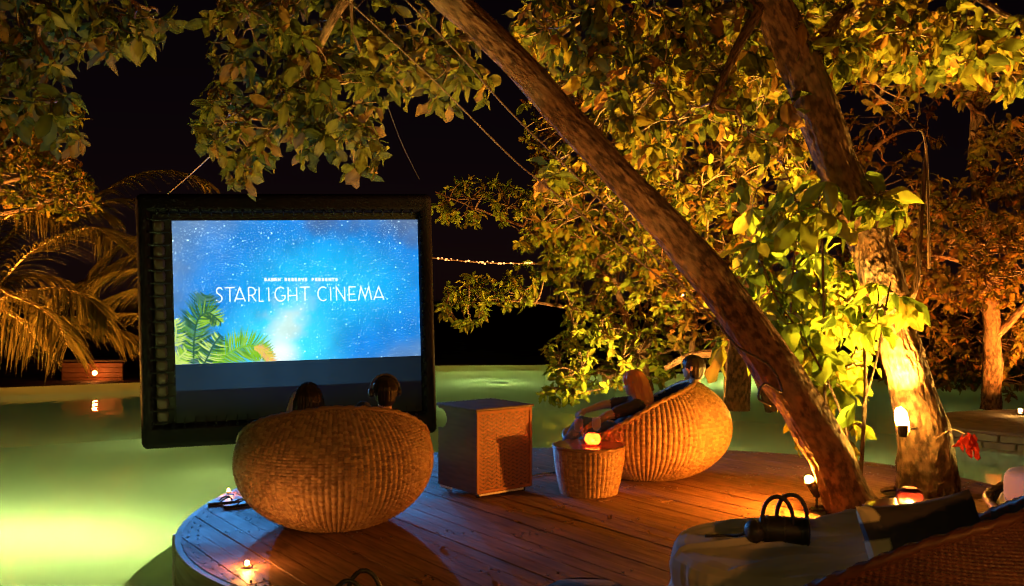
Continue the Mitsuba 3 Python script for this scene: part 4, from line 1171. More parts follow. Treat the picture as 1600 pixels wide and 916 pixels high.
obj('cap', xf(rbox((b - a + .1, .2, .05), .012, 4), t=((a + b) / 2, 21.98, .28)), 'm_darkwood', t, smooth=30)
g = P(148, 583, 21.6)
bulb(t + '__lamp', g, .055, (110, 30, 5), .5)

# ------------------------------------------------------------------ garden uplights and small lamps
def uplight(x, y, z, I, cut=70, weight=1.5, rgb=(1, .44, .075), aim=(0, 0, 1), label=None):
    t = thing('garden_uplight', label, 'spotlight', 'garden uplights under the trees')
    a_ = np.array(aim, float); a_ /= np.linalg.norm(a_)
    o = np.array([x, y, z])
    xx = np.cross(a_, [0, 1, 0.01]); xx /= np.linalg.norm(xx); RL = np.column_stack([xx, np.cross(a_, xx), a_])
    obj('housing', xf(lathe([(0, -.16), (.03, -.16), (.05, -.12), (.06, 0), (.052, 0), (.05, -.03), (0, -.04)], 16), RL, o), 'm_black', t, smooth=40)
    obj('spike', tube([o - a_ * .14, [o[0], o[1], z - .35]], .012, 6), 'm_black', t)
    scene[f'{t}__lamp'] = {'type': 'spot', 'to_world': T().look_at((o + a_ * .01).tolist(), (o + a_).tolist(), [0, 1, .01]), 'intensity': RGB(*(np.array(rgb) * I * LS)), 'cutoff_angle': cut, 'beam_width': cut * .55, 'sampling_weight': weight}


uplight(3.42, 9.75, .12, 640, 66, 3, rgb=(1, .55, .08), aim=(-.12, -.1, 1), label='black garden uplight on the deck hidden behind the leaning trunk')
uplight(3.0, 14.2, -.2, 190, 80, 2, rgb=(1, .30, .035), label='black garden uplight in the pool edge behind the golden wicker chair')
uplight(8.9, 15.4, -.05, 190, 85, 2, rgb=(1, .30, .035), aim=(-.1, .1, 1), label='black garden uplight behind the stone terrace at the far right')
uplight(10.5, 16.6, -.05, 150, 85, 1.5, rgb=(1, .30, .035), label='black garden uplight among the red lit shrubs at the right shore')
uplight(2.0, 16.4, -.3, 130, 85, 1.5, rgb=(1, .55, .10), aim=(-.1, .1, 1), label='black garden uplight under the waterside tree')
uplight(-9.6, 13.4, -.2, 430, 85, 1.5, rgb=(1, .36, .05), aim=(.1, .2, 1), label='black garden uplight under the palm and the golden tree at the left')
uplight(-6.0, 17.5, -.2, 60, 85, 1, rgb=(1, .40, .06), aim=(-.2, .1, 1), label='black garden uplight in the pool edge left of the screen')
uplight(5.6, 8.6, -.2, 460, 70, 2, rgb=(1, .55, .08), aim=(-.1, 0, 1), label='black garden uplight right of the upright tree beside the water')
uplight(3.02, 7.2, .17, 75, 30, 2, rgb=(1, .62, .10), aim=(-.20, .10, 1), label='unseen black uplight added on the boards behind the perforated lantern')  # extra lamp, added to brighten the leafy shoots
uplight(-1.05, 4.75, .16, 85, 31, 1.5, rgb=(1, .62, .13), aim=(-.24, .62, 1), label='unseen black uplight added on the near edge of the deck at the left, below the picture')  # added out of view to brighten the crown at the upper left
uplight(.35, 4.9, .16, 30, 34, 1.5, rgb=(1, .42, .08), aim=(.06, .55, 1), label='unseen black uplight added on the near edge of the deck in the middle, below the picture')  # added out of view to lift the upper part of the leaning trunk
# two warm fill lamps added unseen behind the viewer, for chairs and foreground
for (x, y, l, c3) in ((-1.1, -1.6, 'yellow fill lamp added on a dark post behind the viewer, left side', (200, 120, 22)), (3.4, -1.4, 'orange fill lamp added on a dark post behind the viewer, right side', (950, 290, 36))):
    t = thing('added_post_lamp', l, 'lamp', 'fill lamps added on posts behind the viewer')
    obj('post', tube([(x, y, 0), (x, y, 2.3)], .035, 12), 'm_black', t, smooth=True)
    obj('cap', xf(lathe([(0, 0), (.06, 0), (.05, .03), (0, .04)], 16), t=(x, y, 2.3)), 'm_black', t, smooth=40)
    bulb(t + '__globe', (x, y, 2.44), .11, c3, 1.5)
for (px, py, D, l) in ((1190, 484, 13.2, 'tiny bright bulb hanging among the leaves just right of the leaning trunk'), (1066, 462, 14, 'tiny bright bulb hanging left of the leaning trunk under the ropes')):
    t = thing('hanging_bulb', l, 'bulb'); q = P(px, py, D)
    obj('flex', tube([q + [0, 0, .03], q + [.02, .02, 1.6]], .005, 5), 'm_rubber', t)
    obj('cap', xf(lathe([(0, .05), (.014, .05), (.016, .02), (0, .02)], 12), t=q), 'm_black', t, smooth=40)
    bulb(t + '__lamp', q, .022, (260, 110, 25), .3)
t = thing('terrace_lamp', 'small bright lamp on the stone terrace at the right edge', 'lamp'); q = P(1594, 651, 14.4)
obj('base', xf(lathe([(0, 0), (.05, 0), (.05, .03), (0, .035)], 16), t=(q[0], q[1], -.084)), 'm_black', t, smooth=40)
bulb(t + '__bulb', (q[0], q[1], -.01), .030, (300, 140, 35), .3)
t = thing('string_lights', 'thin string of warm lights strung from the screen to the waterside tree', 'lights')
sa, sb_ = P(670, 402, 15.5), P(835, 411, 16.6)
u = np.linspace(0, 1, 40)[:, None]; sc_ = sa * (1 - u) + sb_ * u - np.array([0, 0, .04]) * (4 * u * (1 - u))
obj('wire', tube(sc_, .012, 5), 'm_twig', t, smooth=True)
rngl = np.random.default_rng(4)
bl = [ico(rngl.uniform(.010, .020), 1, sc_[min(39, int(k))] + rngl.normal(0, .008, 3)) for k in rngl.uniform(0, 39, 46)]
k = obj('bulbs', join(bl), {'type': 'diffuse', 'reflectance': RGB(.3, .3, .3)}, t, kind='stuff')
scene[k]['emitter'] = area(3.2, 1.2, .35, .05)

# ------------------------------------------------------------------ ropes and cables
t = thing('guy_rope', 'long pale rope running from the leaning trunk up to the upper left, nearer the screen', 'rope')
scene['m_rope'] = plastic((.18, .125, .08), .8)
obj('strand', tube(spline([P(1122, 508, 7.02), P(865, 300, 6.9), P(800, 247, 6.9), P(675, 123, 6.9), P(545, 2, 6.9), P(470, -70, 6.9)], 60), .0075, 6), 'm_rope', t, smooth=True)
t = thing('guy_rope', 'long dark rope running from the leaning trunk to the top edge, just under the trunk', 'rope')
obj('strand', tube(spline([P(1124, 506, 7.0), P(925, 300, 6.8), P(800, 178, 6.8), P(722, 90, 6.8), P(636, 2, 6.8), P(560, -76, 6.8)], 60), .0075, 6), 'm_rope', t, smooth=True)
t = thing('thin_wire', 'faint thin wire hanging from the boughs above the right corner of the screen', 'wire')
obj('strand', tube(spline([P(600, 150, 8), P(628, 225, 10), P(655, 280, 12.6)], 12), .0025, 5), {'type': 'diffuse', 'reflectance': RGB(.05, .045, .04)}, t)
t = thing('guy_rope', 'grey rope slanting down from the boughs to the upper left of the screen', 'rope')
obj('strand', tube(spline([P(420, 165, 8.3), P(360, 215, 9), P(295, 275, 11), P(262, 303, 12.3)], 20), np.linspace(.009, .007, 20), 6), 'm_rope', t, smooth=True)
t = thing('trunk_cable', 'black cable wrapped along the underside of the leaning trunk', 'cable')
q = np.array([P(1118, 500, 6.95), P(1150, 540, 7.04), P(1185, 560, 7.03), P(1208, 578, 7.04), P(1222, 612, 7.06), P(1195, 600, 7.0), P(1185, 622, 7.0), P(1205, 634, 7.05)])
obj('flex', tube(spline(q, 50), .009, 6), 'm_rubber', t, smooth=True)
t = thing('floor_cable', 'loose black cable lying on the boards beside the leaning trunk', 'cable')
gq = lambda px, py, z=.012: np.array([(px - 800) / F0 * (F0 * (EYE - z) / (py - HZ)), F0 * (EYE - z) / (py - HZ), z])
obj('flex', tube(spline([gq(1352, 778), gq(1372, 785), gq(1392, 792), gq(1378, 800), gq(1384, 806), gq(1420, 804)], 50), .008, 6), 'm_rubber', t, smooth=True)
t = thing('floor_cable', 'black cable lying on the boards between the cabinet and the wicker table', 'cable')
obj('flex', tube(spline([gq(822, 745), gq(845, 741), gq(870, 737), gq(880, 722), gq(905, 716)], 40), .008, 6), 'm_rubber', t, smooth=True)

# leaves fallen on the boards
rng = np.random.default_rng(77)
WORDS = ['near the left candle light', 'in front of the nearer wicker chair', 'in the middle of the boards', 'in front of the cabinet', 'in front of the wicker table', 'right of the golden lit chair', 'left of the grey daybed', 'beside the deck spotlight', 'at the bottom edge', 'between the table and the daybed']
for i, (px, py) in enumerate(((420, 862), (560, 868), (700, 858), (800, 815), (955, 806), (1128, 762), (1040, 842), (1235, 806), (770, 908), (1010, 830))):
    q = gq(px, py, .012); v, f, rib = LOD['hi'][i % 5]
    Rr = rotz(rng.uniform(0, 6.28)) @ rotx(rng.uniform(-.25, .25))
    obj('fallen_leaf', ((v * rng.uniform(.07, .12)) @ Rr.T + q + [0, 0, .008], f), 'm_leaf', None, smooth=True, color=np.tile(np.array([.20, .10, .04]) * rng.uniform(.6, 1.2), (len(v), 1)), label='small dry leaf lying on the boards ' + WORDS[i], cat='leaf', group='dry leaves fallen on the deck')
# ------------------------------------------------------------------ soft things on the chairs
def vcol(v, c): return np.tile(np.asarray(c, float), (len(v), 1))


scene['m_vc_cloth'] = {'type': 'twosided', 'bsdf': {'type': 'principled', 'base_color': col, 'roughness': .85, 'sheen': .3}}


def pillow(L_, H_, th, n=56, m=40, seed=0):
    u, w = np.meshgrid(np.linspace(-1, 1, n), np.linspace(-1, 1, m), indexing='ij')
    prof = (np.clip(1 - u ** 2, 0, 1) * np.clip(1 - w ** 2, 0, 1)) ** .42
    pin = 1 - .07 * (np.abs(u) ** 2 + 0) * (1 - w ** 2) - 0
    x = u * L_ / 2 * (1 - .10 * (1 - w ** 2) * np.abs(u) ** 3); y = w * H_ / 2 * (1 - .10 * (1 - u ** 2) * np.abs(w) ** 3)
    fz = (meshkit.fbm(np.stack([u * 2.5, w * 2.5, u * 0 + seed], -1) + 9, 3) - .5) * .035
    z = prof * th / 2
    f1 = np.stack([x, y, z + fz * (prof > .2)], -1).reshape(-1, 3); f2 = np.stack([x, y, -z + fz * .5 * (prof > .2)], -1).reshape(-1, 3)
    i, j = np.meshgrid(np.arange(n - 1), np.arange(m - 1), indexing='ij')
    q = np.stack([i * m + j, (i + 1) * m + j, (i + 1) * m + j + 1, i * m + j + 1], -1).reshape(-1, 4)
    fa = np.vstack([q[:, [0, 1, 2]], q[:, [0, 2, 3]]])
    return f1, f2, fa, np.stack([u, w], -1).reshape(-1, 2)


# striped pillow against the dark chair
BL_, TL_, TR_ = P(1338, 905, 3.95), P(1400, 806, 4.12), P(1550, 782, 4.32)
ex_ = (TR_ - TL_) / np.linalg.norm(TR_ - TL_); ey_ = TL_ - BL_; ey_ -= ex_ * ey_.dot(ex_); ey_ /= np.linalg.norm(ey_)
nz_ = np.cross(ex_, ey_)
RP = np.column_stack([ex_, ey_, nz_])
f1, f2, fa, uu = pillow(.68, .46, .27, seed=2)
t = thing('striped_pillow', 'navy pillow with cream and yellow stripes leaning in the dark wicker chair', 'pillow')
ctr = (BL_ + TR_) / 2 - np.array([0, 0, .045])
navy = np.array([.05, .045, .065])
obj('navy_face', (f1 @ RP.T + ctr, fa), 'm_vc_cloth', t, smooth=True, color=np.where((uu[:, :1] < -.86 + .06 * uu[:, 1:]), np.where((np.sin(uu[:, 1:] * 8.5 + .6) > -.1), np.array([[.62, .56, .42]]), navy[None]), navy[None]))
sc2 = np.where(np.sin(uu[:, 1:] * 8.5 + .6) > -.1, np.array([[.62, .56, .42]]), navy[None])
obj('striped_face', (f2 @ RP.T + ctr, fa[:, ::-1]), 'm_vc_cloth', t, smooth=True, color=sc2)

# round ottoman with a crumpled sheet
OC = (1.60, 4.62)
t = thing('round_ottoman', 'round wicker daybed base under a crumpled grey sheet at the lower right', 'ottoman')


def drum(ph, s):
    r = .74 + .06 * np.sin(np.pi * s)
    a, b, c = np.broadcast_arrays(r * np.cos(ph), .86 * r * np.sin(ph), .31 * s + 0 * ph)
    n = np.stack(np.broadcast_arrays(np.cos(ph) + 0 * s, np.sin(ph) + 0 * s, 0 * ph + 0 * s), -1)
    return np.stack([a, b, c], -1), n


dv, df, duv = weave(drum, 110, 15, lambda c: c[:, 2] > -1, per=6, pr=5, amp=.009, rnd=.006)
obj('woven_base', (dv + [*OC, .003], df), 'm_wicker_pale', t, smooth=True, uv=duv)


def sheet_top(rx, ry, z0, z1, nr=220, na=420):
    s = np.linspace(0, 1, nr)
    rr = np.interp(s, [0, .72, .80, .88, .94, 1], [.001, .90, .955, .99, 1.0, .985]); zz = np.interp(s, [0, .72, .80, .88, .94, 1], [z1 + .012, z1, z1 - .014, z1 - .05, z1 - .10, z0])
    k = np.array([.06, .2, .28, .2, .06]); k = k / k.sum()
    zz[2:-2] = np.convolve(zz, k, 'valid'); rr[2:-2] = np.convolve(rr, k, 'valid')
    an = np.linspace(0, 2 * np.pi, na, endpoint=False)
    x, y = rx * rr[:, None] * np.cos(an), ry * rr[:, None] * np.sin(an)
    z = np.repeat(zz[:, None], na, 1)
    rg = np.random.default_rng(12); fold = (meshkit.fbm(np.stack([x * 2.2 + 9, y * 5 + 3, 0 * x + 4], -1), 3) - .5) * .030
    for _ in range(30):
        a0 = rg.normal(.16, .16); cx_, cy_ = rg.uniform(-.7, .7), rg.uniform(-.62, .6)
        al = (x - cx_) * math.cos(a0) + (y - cy_) * math.sin(a0); ac = -(x - cx_) * math.sin(a0) + (y - cy_) * math.cos(a0) + .05 * np.sin(al * 3 + cx_ * 9) + .12 * al ** 2 * rg.uniform(-1, 1)
        wd_ = rg.uniform(.012, .024)
        fold = fold + rg.uniform(.016, .034) * np.exp(-(ac / wd_) ** 2) * np.exp(-(al / rg.uniform(.2, .5)) ** 2)
    sk = np.clip((s - .80) / .12, 0, 1)[:, None]
    z = z + fold * (1 - sk)
    drape = (meshkit.fbm(np.stack([np.cos(an) * 7 + 20, np.sin(an) * 7 + 20, 0 * an], -1), 3) - .5)[None] * .10 * sk
    x, y = x * (1 + drape * .6), y * (1 + drape * .6)
    v = np.stack([x, y, z], -1).reshape(-1, 3)
    i, j = np.meshgrid(np.arange(nr - 1), np.arange(na), indexing='ij'); j2 = (j + 1) % na
    q = np.stack([i * na + j, (i + 1) * na + j, (i + 1) * na + j2, i * na + j2], -1).reshape(-1, 4)
    return v, np.vstack([q[:, [0, 1, 2]], q[:, [0, 2, 3]]])


sv_, sf_ = sheet_top(.78, .62, .30, .49)
obj('crumpled_sheet', (sv_ + [*OC, 0], sf_), 'm_greycloth', t, smooth=True)

# camera bag with loop handles
t = thing('round_bag', 'small black barrel bag with two upright loop handles on the crumpled grey sheet', 'bag')
bc = np.array([1.40, 4.60, .572]); bd = np.array([.95, -.28, 0]); bd /= np.linalg.norm(bd); bu = np.array([0, 0, 1.0]); bs = np.cross(bd, bu)
RB = np.column_stack([bs, bu * -1, bd]); RB = np.column_stack([bs, np.cross(bd, bs), bd])
obj('barrel', xf(lathe([(0, -.125), (.055, -.124), (.066, -.115), (.069, -.06), (.069, .06), (.066, .115), (.055, .124), (0, .125)], 36), RB, bc), 'm_black', t, smooth=50)
for s in (-.085, 0, .085, .113):
    obj('binding', xf(lathe([(.066, s - .006), (.072, s - .004), (.072, s + .004), (.066, s + .006)], 36), RB, bc), 'm_rubber', t, smooth=40)
for s in (-.035, .035):
    a_ = np.linspace(0, np.pi, 22)
    pts = np.array([bc + bd * (s + .075 * math.cos(q)) * 1 + bs * (.05 if s < 0 else -.02) + bu * (.045 + .135 * math.sin(q) ** .8) for q in a_])
    obj('handle', tube(pts, .0105, 8), 'm_black', t, smooth=True)
pz, pf = ico(1, 3)
obj('side_pouch', xf((pz * np.array([.05, .07, .06]) * (1 + .15 * (meshkit.fbm(pz * 2 + 5, 3)[:, None] - .5)), pf), None, bc - bd * .15 + bs * .03 + [0, 0, -.01]), 'm_rubber', t, smooth=True)
obj('strap', tube(spline([bc - bd * .16, bc - bd * .22 + [0, 0, -.04], bc - bd * .30 - bs * .06 + [0, 0, -.065], bc - bd * .40 - bs * .02 + [0, 0, -.065]], 16), .008, 6), 'm_black', t, smooth=True)

# second bag: only its handles reach into view
t = thing('tote_bag', 'dark bag whose two thin handles just show at the bottom edge left of centre', 'bag')
tc = np.array([-.66, 3.75, 0])
obj('body', xf(lathe([(0, .0), (.15, .0), (.17, .02), (.19, .36), (.18, .37), (.165, .04), (0, .03)], 36), np.diag([1, .55, 1.0]), tc + [0, 0, .004]), 'm_black', t, smooth=40)
for s, yy in ((-.012, -.07), (.03, .07)):
    pts = np.array([tc + [s + .085 * math.cos(q), yy, .36 + .24 * math.sin(q) ** .75] for q in np.linspace(0, np.pi, 24)])
    obj('handle', tube(pts, .010, 8), 'm_rubber', t, smooth=True)
t = thing('round_pouf', 'dark round pouf cut off by the bottom edge right of centre', 'pouf')
obj('body', xf(lathe([(0, 0), (.22, 0), (.30, .06), (.33, .20), (.30, .34), (.18, .41), (0, .43)], 40), None, (.345, 4.15, .003)), 'm_navy', t, smooth=True)
obj('piping', xf(tube(np.array([[.331 * math.cos(a), .331 * math.sin(a), .21] for a in np.linspace(0, 6.4, 60)]), .008, 6), None, (.345, 4.15, .003)), 'm_black', t, smooth=True)

# pale headrest on the last chair
t = thing('headrest_cushion', 'rounded cream headrest with blue stripes at the right edge', 'cushion')
hz_, hf = ico(1, 4)
hv = np.sign(hz_) * np.abs(hz_) ** .5 * np.array([.20, .20, .14])
hc = np.where((np.sin(hz_[:, :1] * 60) > .35) & (hz_[:, 2:] < -.15) & (hz_[:, 2:] > -.75), np.array([[.06, .10, .30]]), np.array([[.36, .33, .28]]))
obj('padding', (hv + [3.38, 5.68, .545], hf), 'm_vc_cloth', t, smooth=True, color=hc)
sv2, sf2 = sheet_top(.60, .60, .33, .42, 50, 120)
t = thing('seat_pad', 'pale seat pad of the chair at the right edge', 'pad')
obj('pad', (sv2 + [3.80, 5.78, 0], sf2), 'm_cream', t, smooth=True)

# sandals
def sandal(px, py, ang, label):
    t = thing('flip_flop', label, 'sandal', 'pair of flip flops at the deck edge')
    o = gq(px, py, 0); a = math.radians(ang)
    pl_ = spline(np.array([(-.13, 0), (-.11, .036), (-.03, .036), (.06, .046), (.11, .038), (.135, 0), (.11, -.036), (.06, -.040), (-.03, -.030), (-.11, -.032), (-.13, 0)], float), 50)
    g = prism(Polygon(pl_).buffer(0), 0, .018)
    obj('sole', xf(g, rotz(a), (o[0], o[1], .006)), 'm_rubber', t)
    obj('footbed', xf(prism(Polygon(pl_).buffer(-.004), .018, .021), rotz(a), (o[0], o[1], .006)), plastic((.12, .20, .26), .5), t)
    for s in (-1, 1):
        obj('strap', xf(tube(spline([(.075, 0, .02), (.05, .018 * s, .05), (0, .034 * s, .045), (-.03, .034 * s, .02)], 14), .006, 6), rotz(a), (o[0], o[1], .006)), 'm_rubber', t, smooth=True)


sandal(349, 788, 28, 'black flip flop at the left deck edge, the one farther from the wicker chair')
sandal(373, 792, 40, 'black flip flop at the left deck edge, the one closer to the wicker chair')

# ------------------------------------------------------------------ people
def hull(pairs, res=.022, it=8):
    """One continuous surface from bones: each bone the hull of the spheres at its two joints."""
    m = None
    parts_ = []
    for (a, ra), (b, rb) in pairs:
        parts_.append(m3.Manifold.batch_hull([sphere_man(a, ra, 20), sphere_man(b, rb, 20)]))
    m = m3.Manifold.batch_boolean(parts_, m3.OpType.Add).refine_to_length(res).to_mesh()
    tm = trimesh.Trimesh(np.array(m.vert_properties[:, :3]), np.array(m.tri_verts), process=True)
    trimesh.smoothing.filter_taubin(tm, iterations=it)
    return np.array(tm.vertices), np.array(tm.faces)


scene['m_skin'] = {'type': 'principled', 'base_color': RGB(.42, .25, .17), 'roughness': .5, 'specular': .4}


def f_hair(p, n, uv): return .5 + .5 * mikit.noise(p.x * 160, p.y * 160, p.z * 6)


def hairmat(c): return {'type': 'twosided', 'bsdf': {'type': 'principled', 'base_color': RGB(*c), 'roughness': .42, 'specular': .25, 'anisotropic': .5}}


def head_bones(h, R, k=1.0):
    g = lambda *q: h + R @ (np.array(q) * k)
    return [((g(0, -.012, .025), .088 * k), (g(0, .015, .02), .086 * k)), ((g(0, .0, .02), .088 * k), (g(0, .045, -.075), .040 * k)), ((g(0, .06, -.02), .045 * k), (g(0, .06, -.07), .036 * k)),
            ((g(0, .085, .005), .012 * k), (g(0, .104, -.025), .013 * k)), ((g(-.085, -.005, -.01), .013), (g(-.088, -.012, .02), .015)), ((g(.085, -.005, -.01), .013), (g(.088, -.012, .02), .015))]


def face_parts(t, h, R):
    g = lambda *q: h + R @ np.array(q)
    for s in (-1, 1):
        obj('eye', ico(.0115, 2, g(.033 * s, .083, .004)), plastic((.05, .03, .02), .2), t, smooth=True)
    v, f = hull([((g(-.018, .092, -.060), .006), (g(.018, .092, -.060), .006))], .006, 2)
    obj('mouth', (v, f), plastic((.30, .10, .09), .5), t, smooth=True)


def hand_bones(w, d, up, k=1.0):
    """Palm and five curled fingers from the wrist w towards d; up is the back of the hand."""
    d = d / np.linalg.norm(d); up = up - d * up.dot(d); up /= np.linalg.norm(up); s = np.cross(d, up)
    b = [((w, .024), (w + d * .05, .026))]
    for i, (o, ln) in enumerate(((-.030, .064), (-.010, .074), (.010, .070), (.030, .056))):
        a0 = w + d * .045 + s * o * .8; a1 = w + d * .090 + s * o; a2 = a1 + (d * .80 - up * .6) * ln * .5; a3 = a2 + (d * .25 - up * .95) * ln * .45
        b += [((a0, .012), (a1, .0095)), ((a1, .0095), (a2, .0085)), ((a2, .0085), (a3, .0075))]
    t0 = w + d * .020 - s * .020; t1 = w + d * .055 - s * .050 - up * .012; t2 = w + d * .085 - s * .055 - up * .025
    return b + [((t0, .014), (t1, .011)), ((t1, .011), (t2, .0085))]


def person(label, J, R, top_c, bottom_c, hair, hair_c, sleeve='short', group=None):
    """J: joints (world): pelvis, chest, neck, head, and per side s: shoulder, elbow, wrist, hip, knee, ankle, toe."""
    t = thing('person', label, 'person')
    N = lambda k: np.asarray(J[k], float)
    b = [((N('pelvis'), .125), (N('chest'), .125)), ((N('chest'), .12), (N('neck') + (N('chest') - N('neck')) * .35, .085)), ((N('neck'), .056), (N('head') + R @ np.array([0, -.01, -.06]), .054)), ((N('neck') + (N('chest') - N('neck')) * .3, .07), (N('neck'), .056))]
    for s in 'LR':
        b += [((N('chest') + (N('sh' + s) - N('chest')) * .3 + (N('neck') - N('chest')) * .35, .09), (N('sh' + s), .058)), ((N('sh' + s), .054), (N('el' + s), .042)), ((N('el' + s), .041), (N('wr' + s), .027)),
              ((N('pelvis'), .11), (N('hip' + s), .092)), ((N('hip' + s), .088), (N('kn' + s), .058)), ((N('kn' + s), .056), (N('an' + s), .038)), ((N('an' + s), .038), (N('to' + s), .028))]
        b += hand_bones(N('wr' + s), N('wr' + s) - N('el' + s), np.array([0, 0, 1.0]) + .2 * (N('el' + s) - N('wr' + s)))
    b += head_bones(N('head'), R)
    obj('body', hull(b, .011, 5), 'm_skin', t, smooth=True)
    face_parts(t, N('head'), R)
    c = [((N('pelvis') + (N('chest') - N('pelvis')) * .1, .142), (N('chest'), .140)), ((N('chest'), .134), (N('neck') + (N('chest') - N('neck')) * .35, .094))]
    for s in 'LR':
        c += [((N('chest') + (N('sh' + s) - N('chest')) * .3 + (N('neck') - N('chest')) * .35, .098), (N('sh' + s), .070))]
        e = N('sh' + s) + (N('el' + s) - N('sh' + s)) * (.62 if sleeve == 'short' else 1.0)
        c += [((N('sh' + s), .068), (e, .060 if sleeve == 'short' else .052))]
        if sleeve == 'long': c += [((e, .052), (N('wr' + s) + (N('el' + s) - N('wr' + s)) * .2, .038))]
    v, f = hull(c, .02, 6)
    v = v + ((meshkit.fbm(v * 14 + 30, 3) - .5) * .02)[:, None] * np.array([1, 1, .3])
    obj('shirt', (v, f), plastic(top_c, .85), t, smooth=True)
    c = []
    for s in 'LR':
        c += [((N('pelvis'), .138), (N('hip' + s), .108)), ((N('hip' + s), .106), (N('kn' + s), .074)), ((N('kn' + s), .072), (N('an' + s) + (N('kn' + s) - N('an' + s)) * .12, .054))]
    v, f = hull(c, .02, 6)
    v = v + ((meshkit.fbm(v * 14 + 60, 3) - .5) * .02)[:, None] * np.array([1, 1, .3])
    obj('trousers', (v, f), plastic(bottom_c, .85), t, smooth=True)
    g = lambda *q: N('head') + R @ np.array(q)
    hb = [((g(0, -.02, .035), .100), (g(0, .012, .045), .094)), ((g(0, -.03, .02), .098), (g(0, -.035, -.04), .080))]
    if hair == 'long':
        hb += [((g(0, -.03, .0), .105), (g(0, -.075, -.14), .088)), ((g(0, -.075, -.14), .088), (g(0, -.10, -.27), .060)), ((g(-.06, 0, -.02), .055), (g(-.075, -.03, -.16), .045)), ((g(.06, 0, -.02), .055), (g(.075, -.03, -.16), .045)),
               ((g(-.04, -.09, -.2), .055), (g(-.05, -.10, -.31), .035)), ((g(.04, -.09, -.2), .055), (g(.045, -.10, -.33), .032))]
    if hair == 'bob':
        hb += [((g(0, -.03, .0), .112), (g(0, -.06, -.12), .098)), ((g(-.065, -.01, -.02), .055), (g(-.08, -.02, -.14), .048)), ((g(.065, -.01, -.02), .055), (g(.08, -.02, -.14), .048))]
    v, f = hull(hb, .009, 6)
    c0 = N('head'); q = (v - c0) @ R
    an = np.arctan2(q[:, 0], -q[:, 1] + .02)
    rid = (meshkit.fbm(np.stack([an * 14 + 40, q[:, 2] * 5 + 40, 0 * an + 3], -1), 3) - .5)
    dv_ = q * np.array([1, 1, .25]); dv_ /= np.linalg.norm(dv_, axis=1, keepdims=True) + 1e-6
    v = v + (dv_ * rid[:, None] * (.030 if hair != 'short' else .018)) @ R.T
    obj('hair', (v, f), hairmat(hair_c), t, smooth=True)
    return t


def seated(head, az, recl=.10, kneeL=.40, kneeR=.40, arms=None, tw=None):
    """Default seated pose: joints around a head position; local x right, y forward."""
    R = rotz(math.radians(az)); h = np.asarray(head, float)
    o = lambda x, y, z: h + R @ np.array([x, y, z])
    J = {'head': h, 'neck': o(0, -.02, -.15), 'chest': o(0, 0, -.36), 'pelvis': o(0, recl, -.60)}
    for s, k, kn in (('L', -1, kneeL), ('R', 1, kneeR)):
        J['sh' + s] = o(.17 * k, -.01, -.225); J['el' + s] = o(.23 * k, .08, -.46); J['wr' + s] = o(.15 * k, .28, -.50)
        J['hip' + s] = o(.09 * k, recl + .06, -.60); J['kn' + s] = o(.12 * k, recl + .42, -.60 + kn * .45); J['an' + s] = o(.12 * k, recl + .72, -.66); J['to' + s] = o(.13 * k, recl + .86, -.62)
    return J, R


# man and woman in the nearer chair, seen from behind
J, R = seated(P(482, 624, 7.26), 14)
J['elL'] = P(446, 672, 7.38); J['wrL'] = P(455, 634, 7.40)
person('person with dark shoulder length hair, back turned, in the nearer wicker chair', J, R, (.30, .24, .18), (.03, .03, .05), 'bob', (.022, .014, .012))
hm = P(601, 613, 7.30)
J, R = seated(hm, 24, kneeL=.62)
J['knL'] = P(568, 640, 7.74); J['anL'] = J['knL'] + np.array([-.18, .30, -.36]); J['toL'] = J['anL'] + np.array([-.08, .10, -.02])
J['shR'] = P(628, 662, 7.22); J['shL'] = J['shL'] + [.02, 0, 0]
person('person in a pale shirt wearing headphones in the nearer wicker chair', J, R, (.50, .40, .24), (.035, .035, .05), 'short', (.018, .012, .010))
t = thing('headphones', 'black headphones on the person in the pale shirt', 'headphones')
g = lambda *q: hm + R @ np.array(q)
obj('band', tube(np.array([g(.118 * math.cos(a), -.005, .02 + .125 * math.sin(a)) for a in np.linspace(0, np.pi, 26)]), .011, 8), plastic((.05, .05, .055), .25), t, smooth=True)
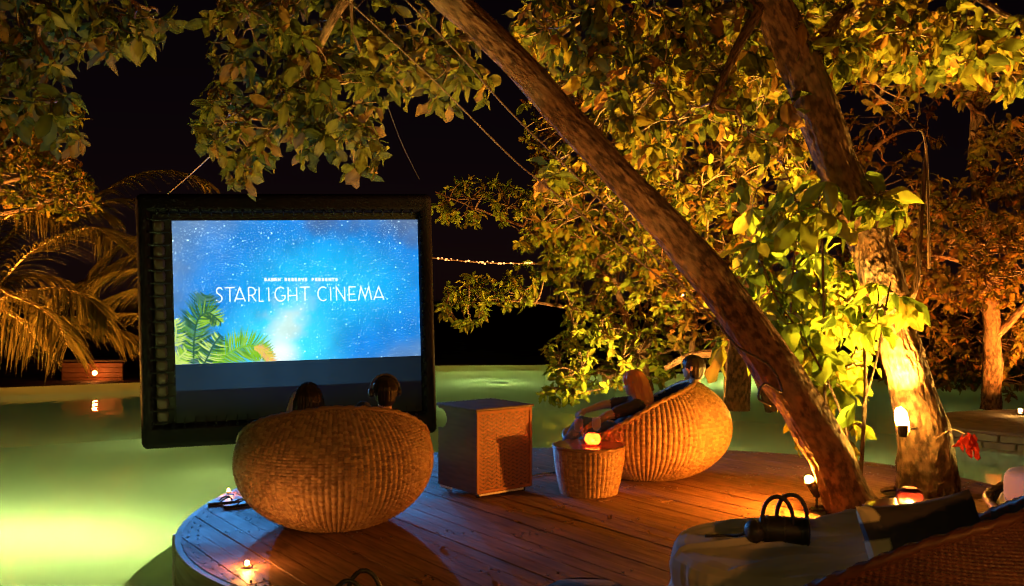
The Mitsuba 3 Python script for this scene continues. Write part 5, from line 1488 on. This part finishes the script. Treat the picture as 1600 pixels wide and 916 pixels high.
for s in (-1, 1):
    zz = R @ np.array([s, 0, 0.0]); yy = R @ np.array([0, 1.0, 0]); RC = np.column_stack([np.cross(yy, zz), yy, zz])
    obj('ear_cup', xf(lathe([(0, -.018), (.034, -.018), (.040, -.006), (.038, .010), (.026, .018), (0, .020)], 24), RC, g(.116 * s, 0, .0)), 'm_black', t, smooth=40)
obj_k = thing('dark_throw', 'dark folded throw laid over the back rim of the nearer wicker chair', 'throw')
q = np.array([P(485, 645, 7.04), P(515, 638, 6.98), P(550, 636, 6.92), P(590, 641, 6.9)])
qs = spline(q, 30); vs = []
for k, off in enumerate(((0, .03, -.10), (0, .02, -.01), (0, 0.0, .012), (0, -.02, .0), )):
    vs.append(qs + np.array(off) + (meshkit.fbm(qs * 6 + k, 2)[:, None] - .5) * .02)
vv = np.stack(vs, 1).reshape(-1, 3); i, j = np.meshgrid(np.arange(29), np.arange(3), indexing='ij')
qd = np.stack([i * 4 + j, (i + 1) * 4 + j, (i + 1) * 4 + j + 1, i * 4 + j + 1], -1).reshape(-1, 4)
obj('cloth', (vv, np.vstack([qd[:, [0, 1, 2]], qd[:, [0, 2, 3]]])), 'm_navy', obj_k, smooth=True)

# woman and man in the farther chair
hw = P(992, 600, 8.70)
R = rotz(math.radians(68)) @ rotx(-.15)
J = {'head': hw, 'neck': hw + [.05, .0, -.15], 'chest': hw + [.07, 0, -.33], 'pelvis': hw + [.08, .04, -.55]}
for s, k in (('L', -1), ('R', 1)):
    nr = s == 'R'                                     # R is the far arm (her right), L the near one
    J['sh' + s] = hw + np.array([-.02, .15 * k, -.20]); J['el' + s] = P(944, 632, 8.86) if nr else P(948, 650, 8.52); J['wr' + s] = P(917, 641, 8.80) if nr else P(924, 664, 8.54)
    J['hip' + s] = hw + np.array([-.02, .04 + .09 * k, -.53]); J['kn' + s] = P(908, 662, 8.70 + .09 * k); J['an' + s] = P(884, 696, 8.62 + .10 * k); J['to' + s] = P(870, 700, 8.6 + .11 * k)
person('person with long reddish hair and blue jeans in the golden lit chair', J, R, (.045, .03, .035), (.05, .09, .22), 'long', (.55, .20, .08))
J, R = seated(P(1083, 576, 9.08), 62)
person('person with dark hair, mostly hidden behind the back of the golden lit wicker chair', J, R, (.03, .03, .04), (.03, .03, .05), 'short', (.016, .011, .010))
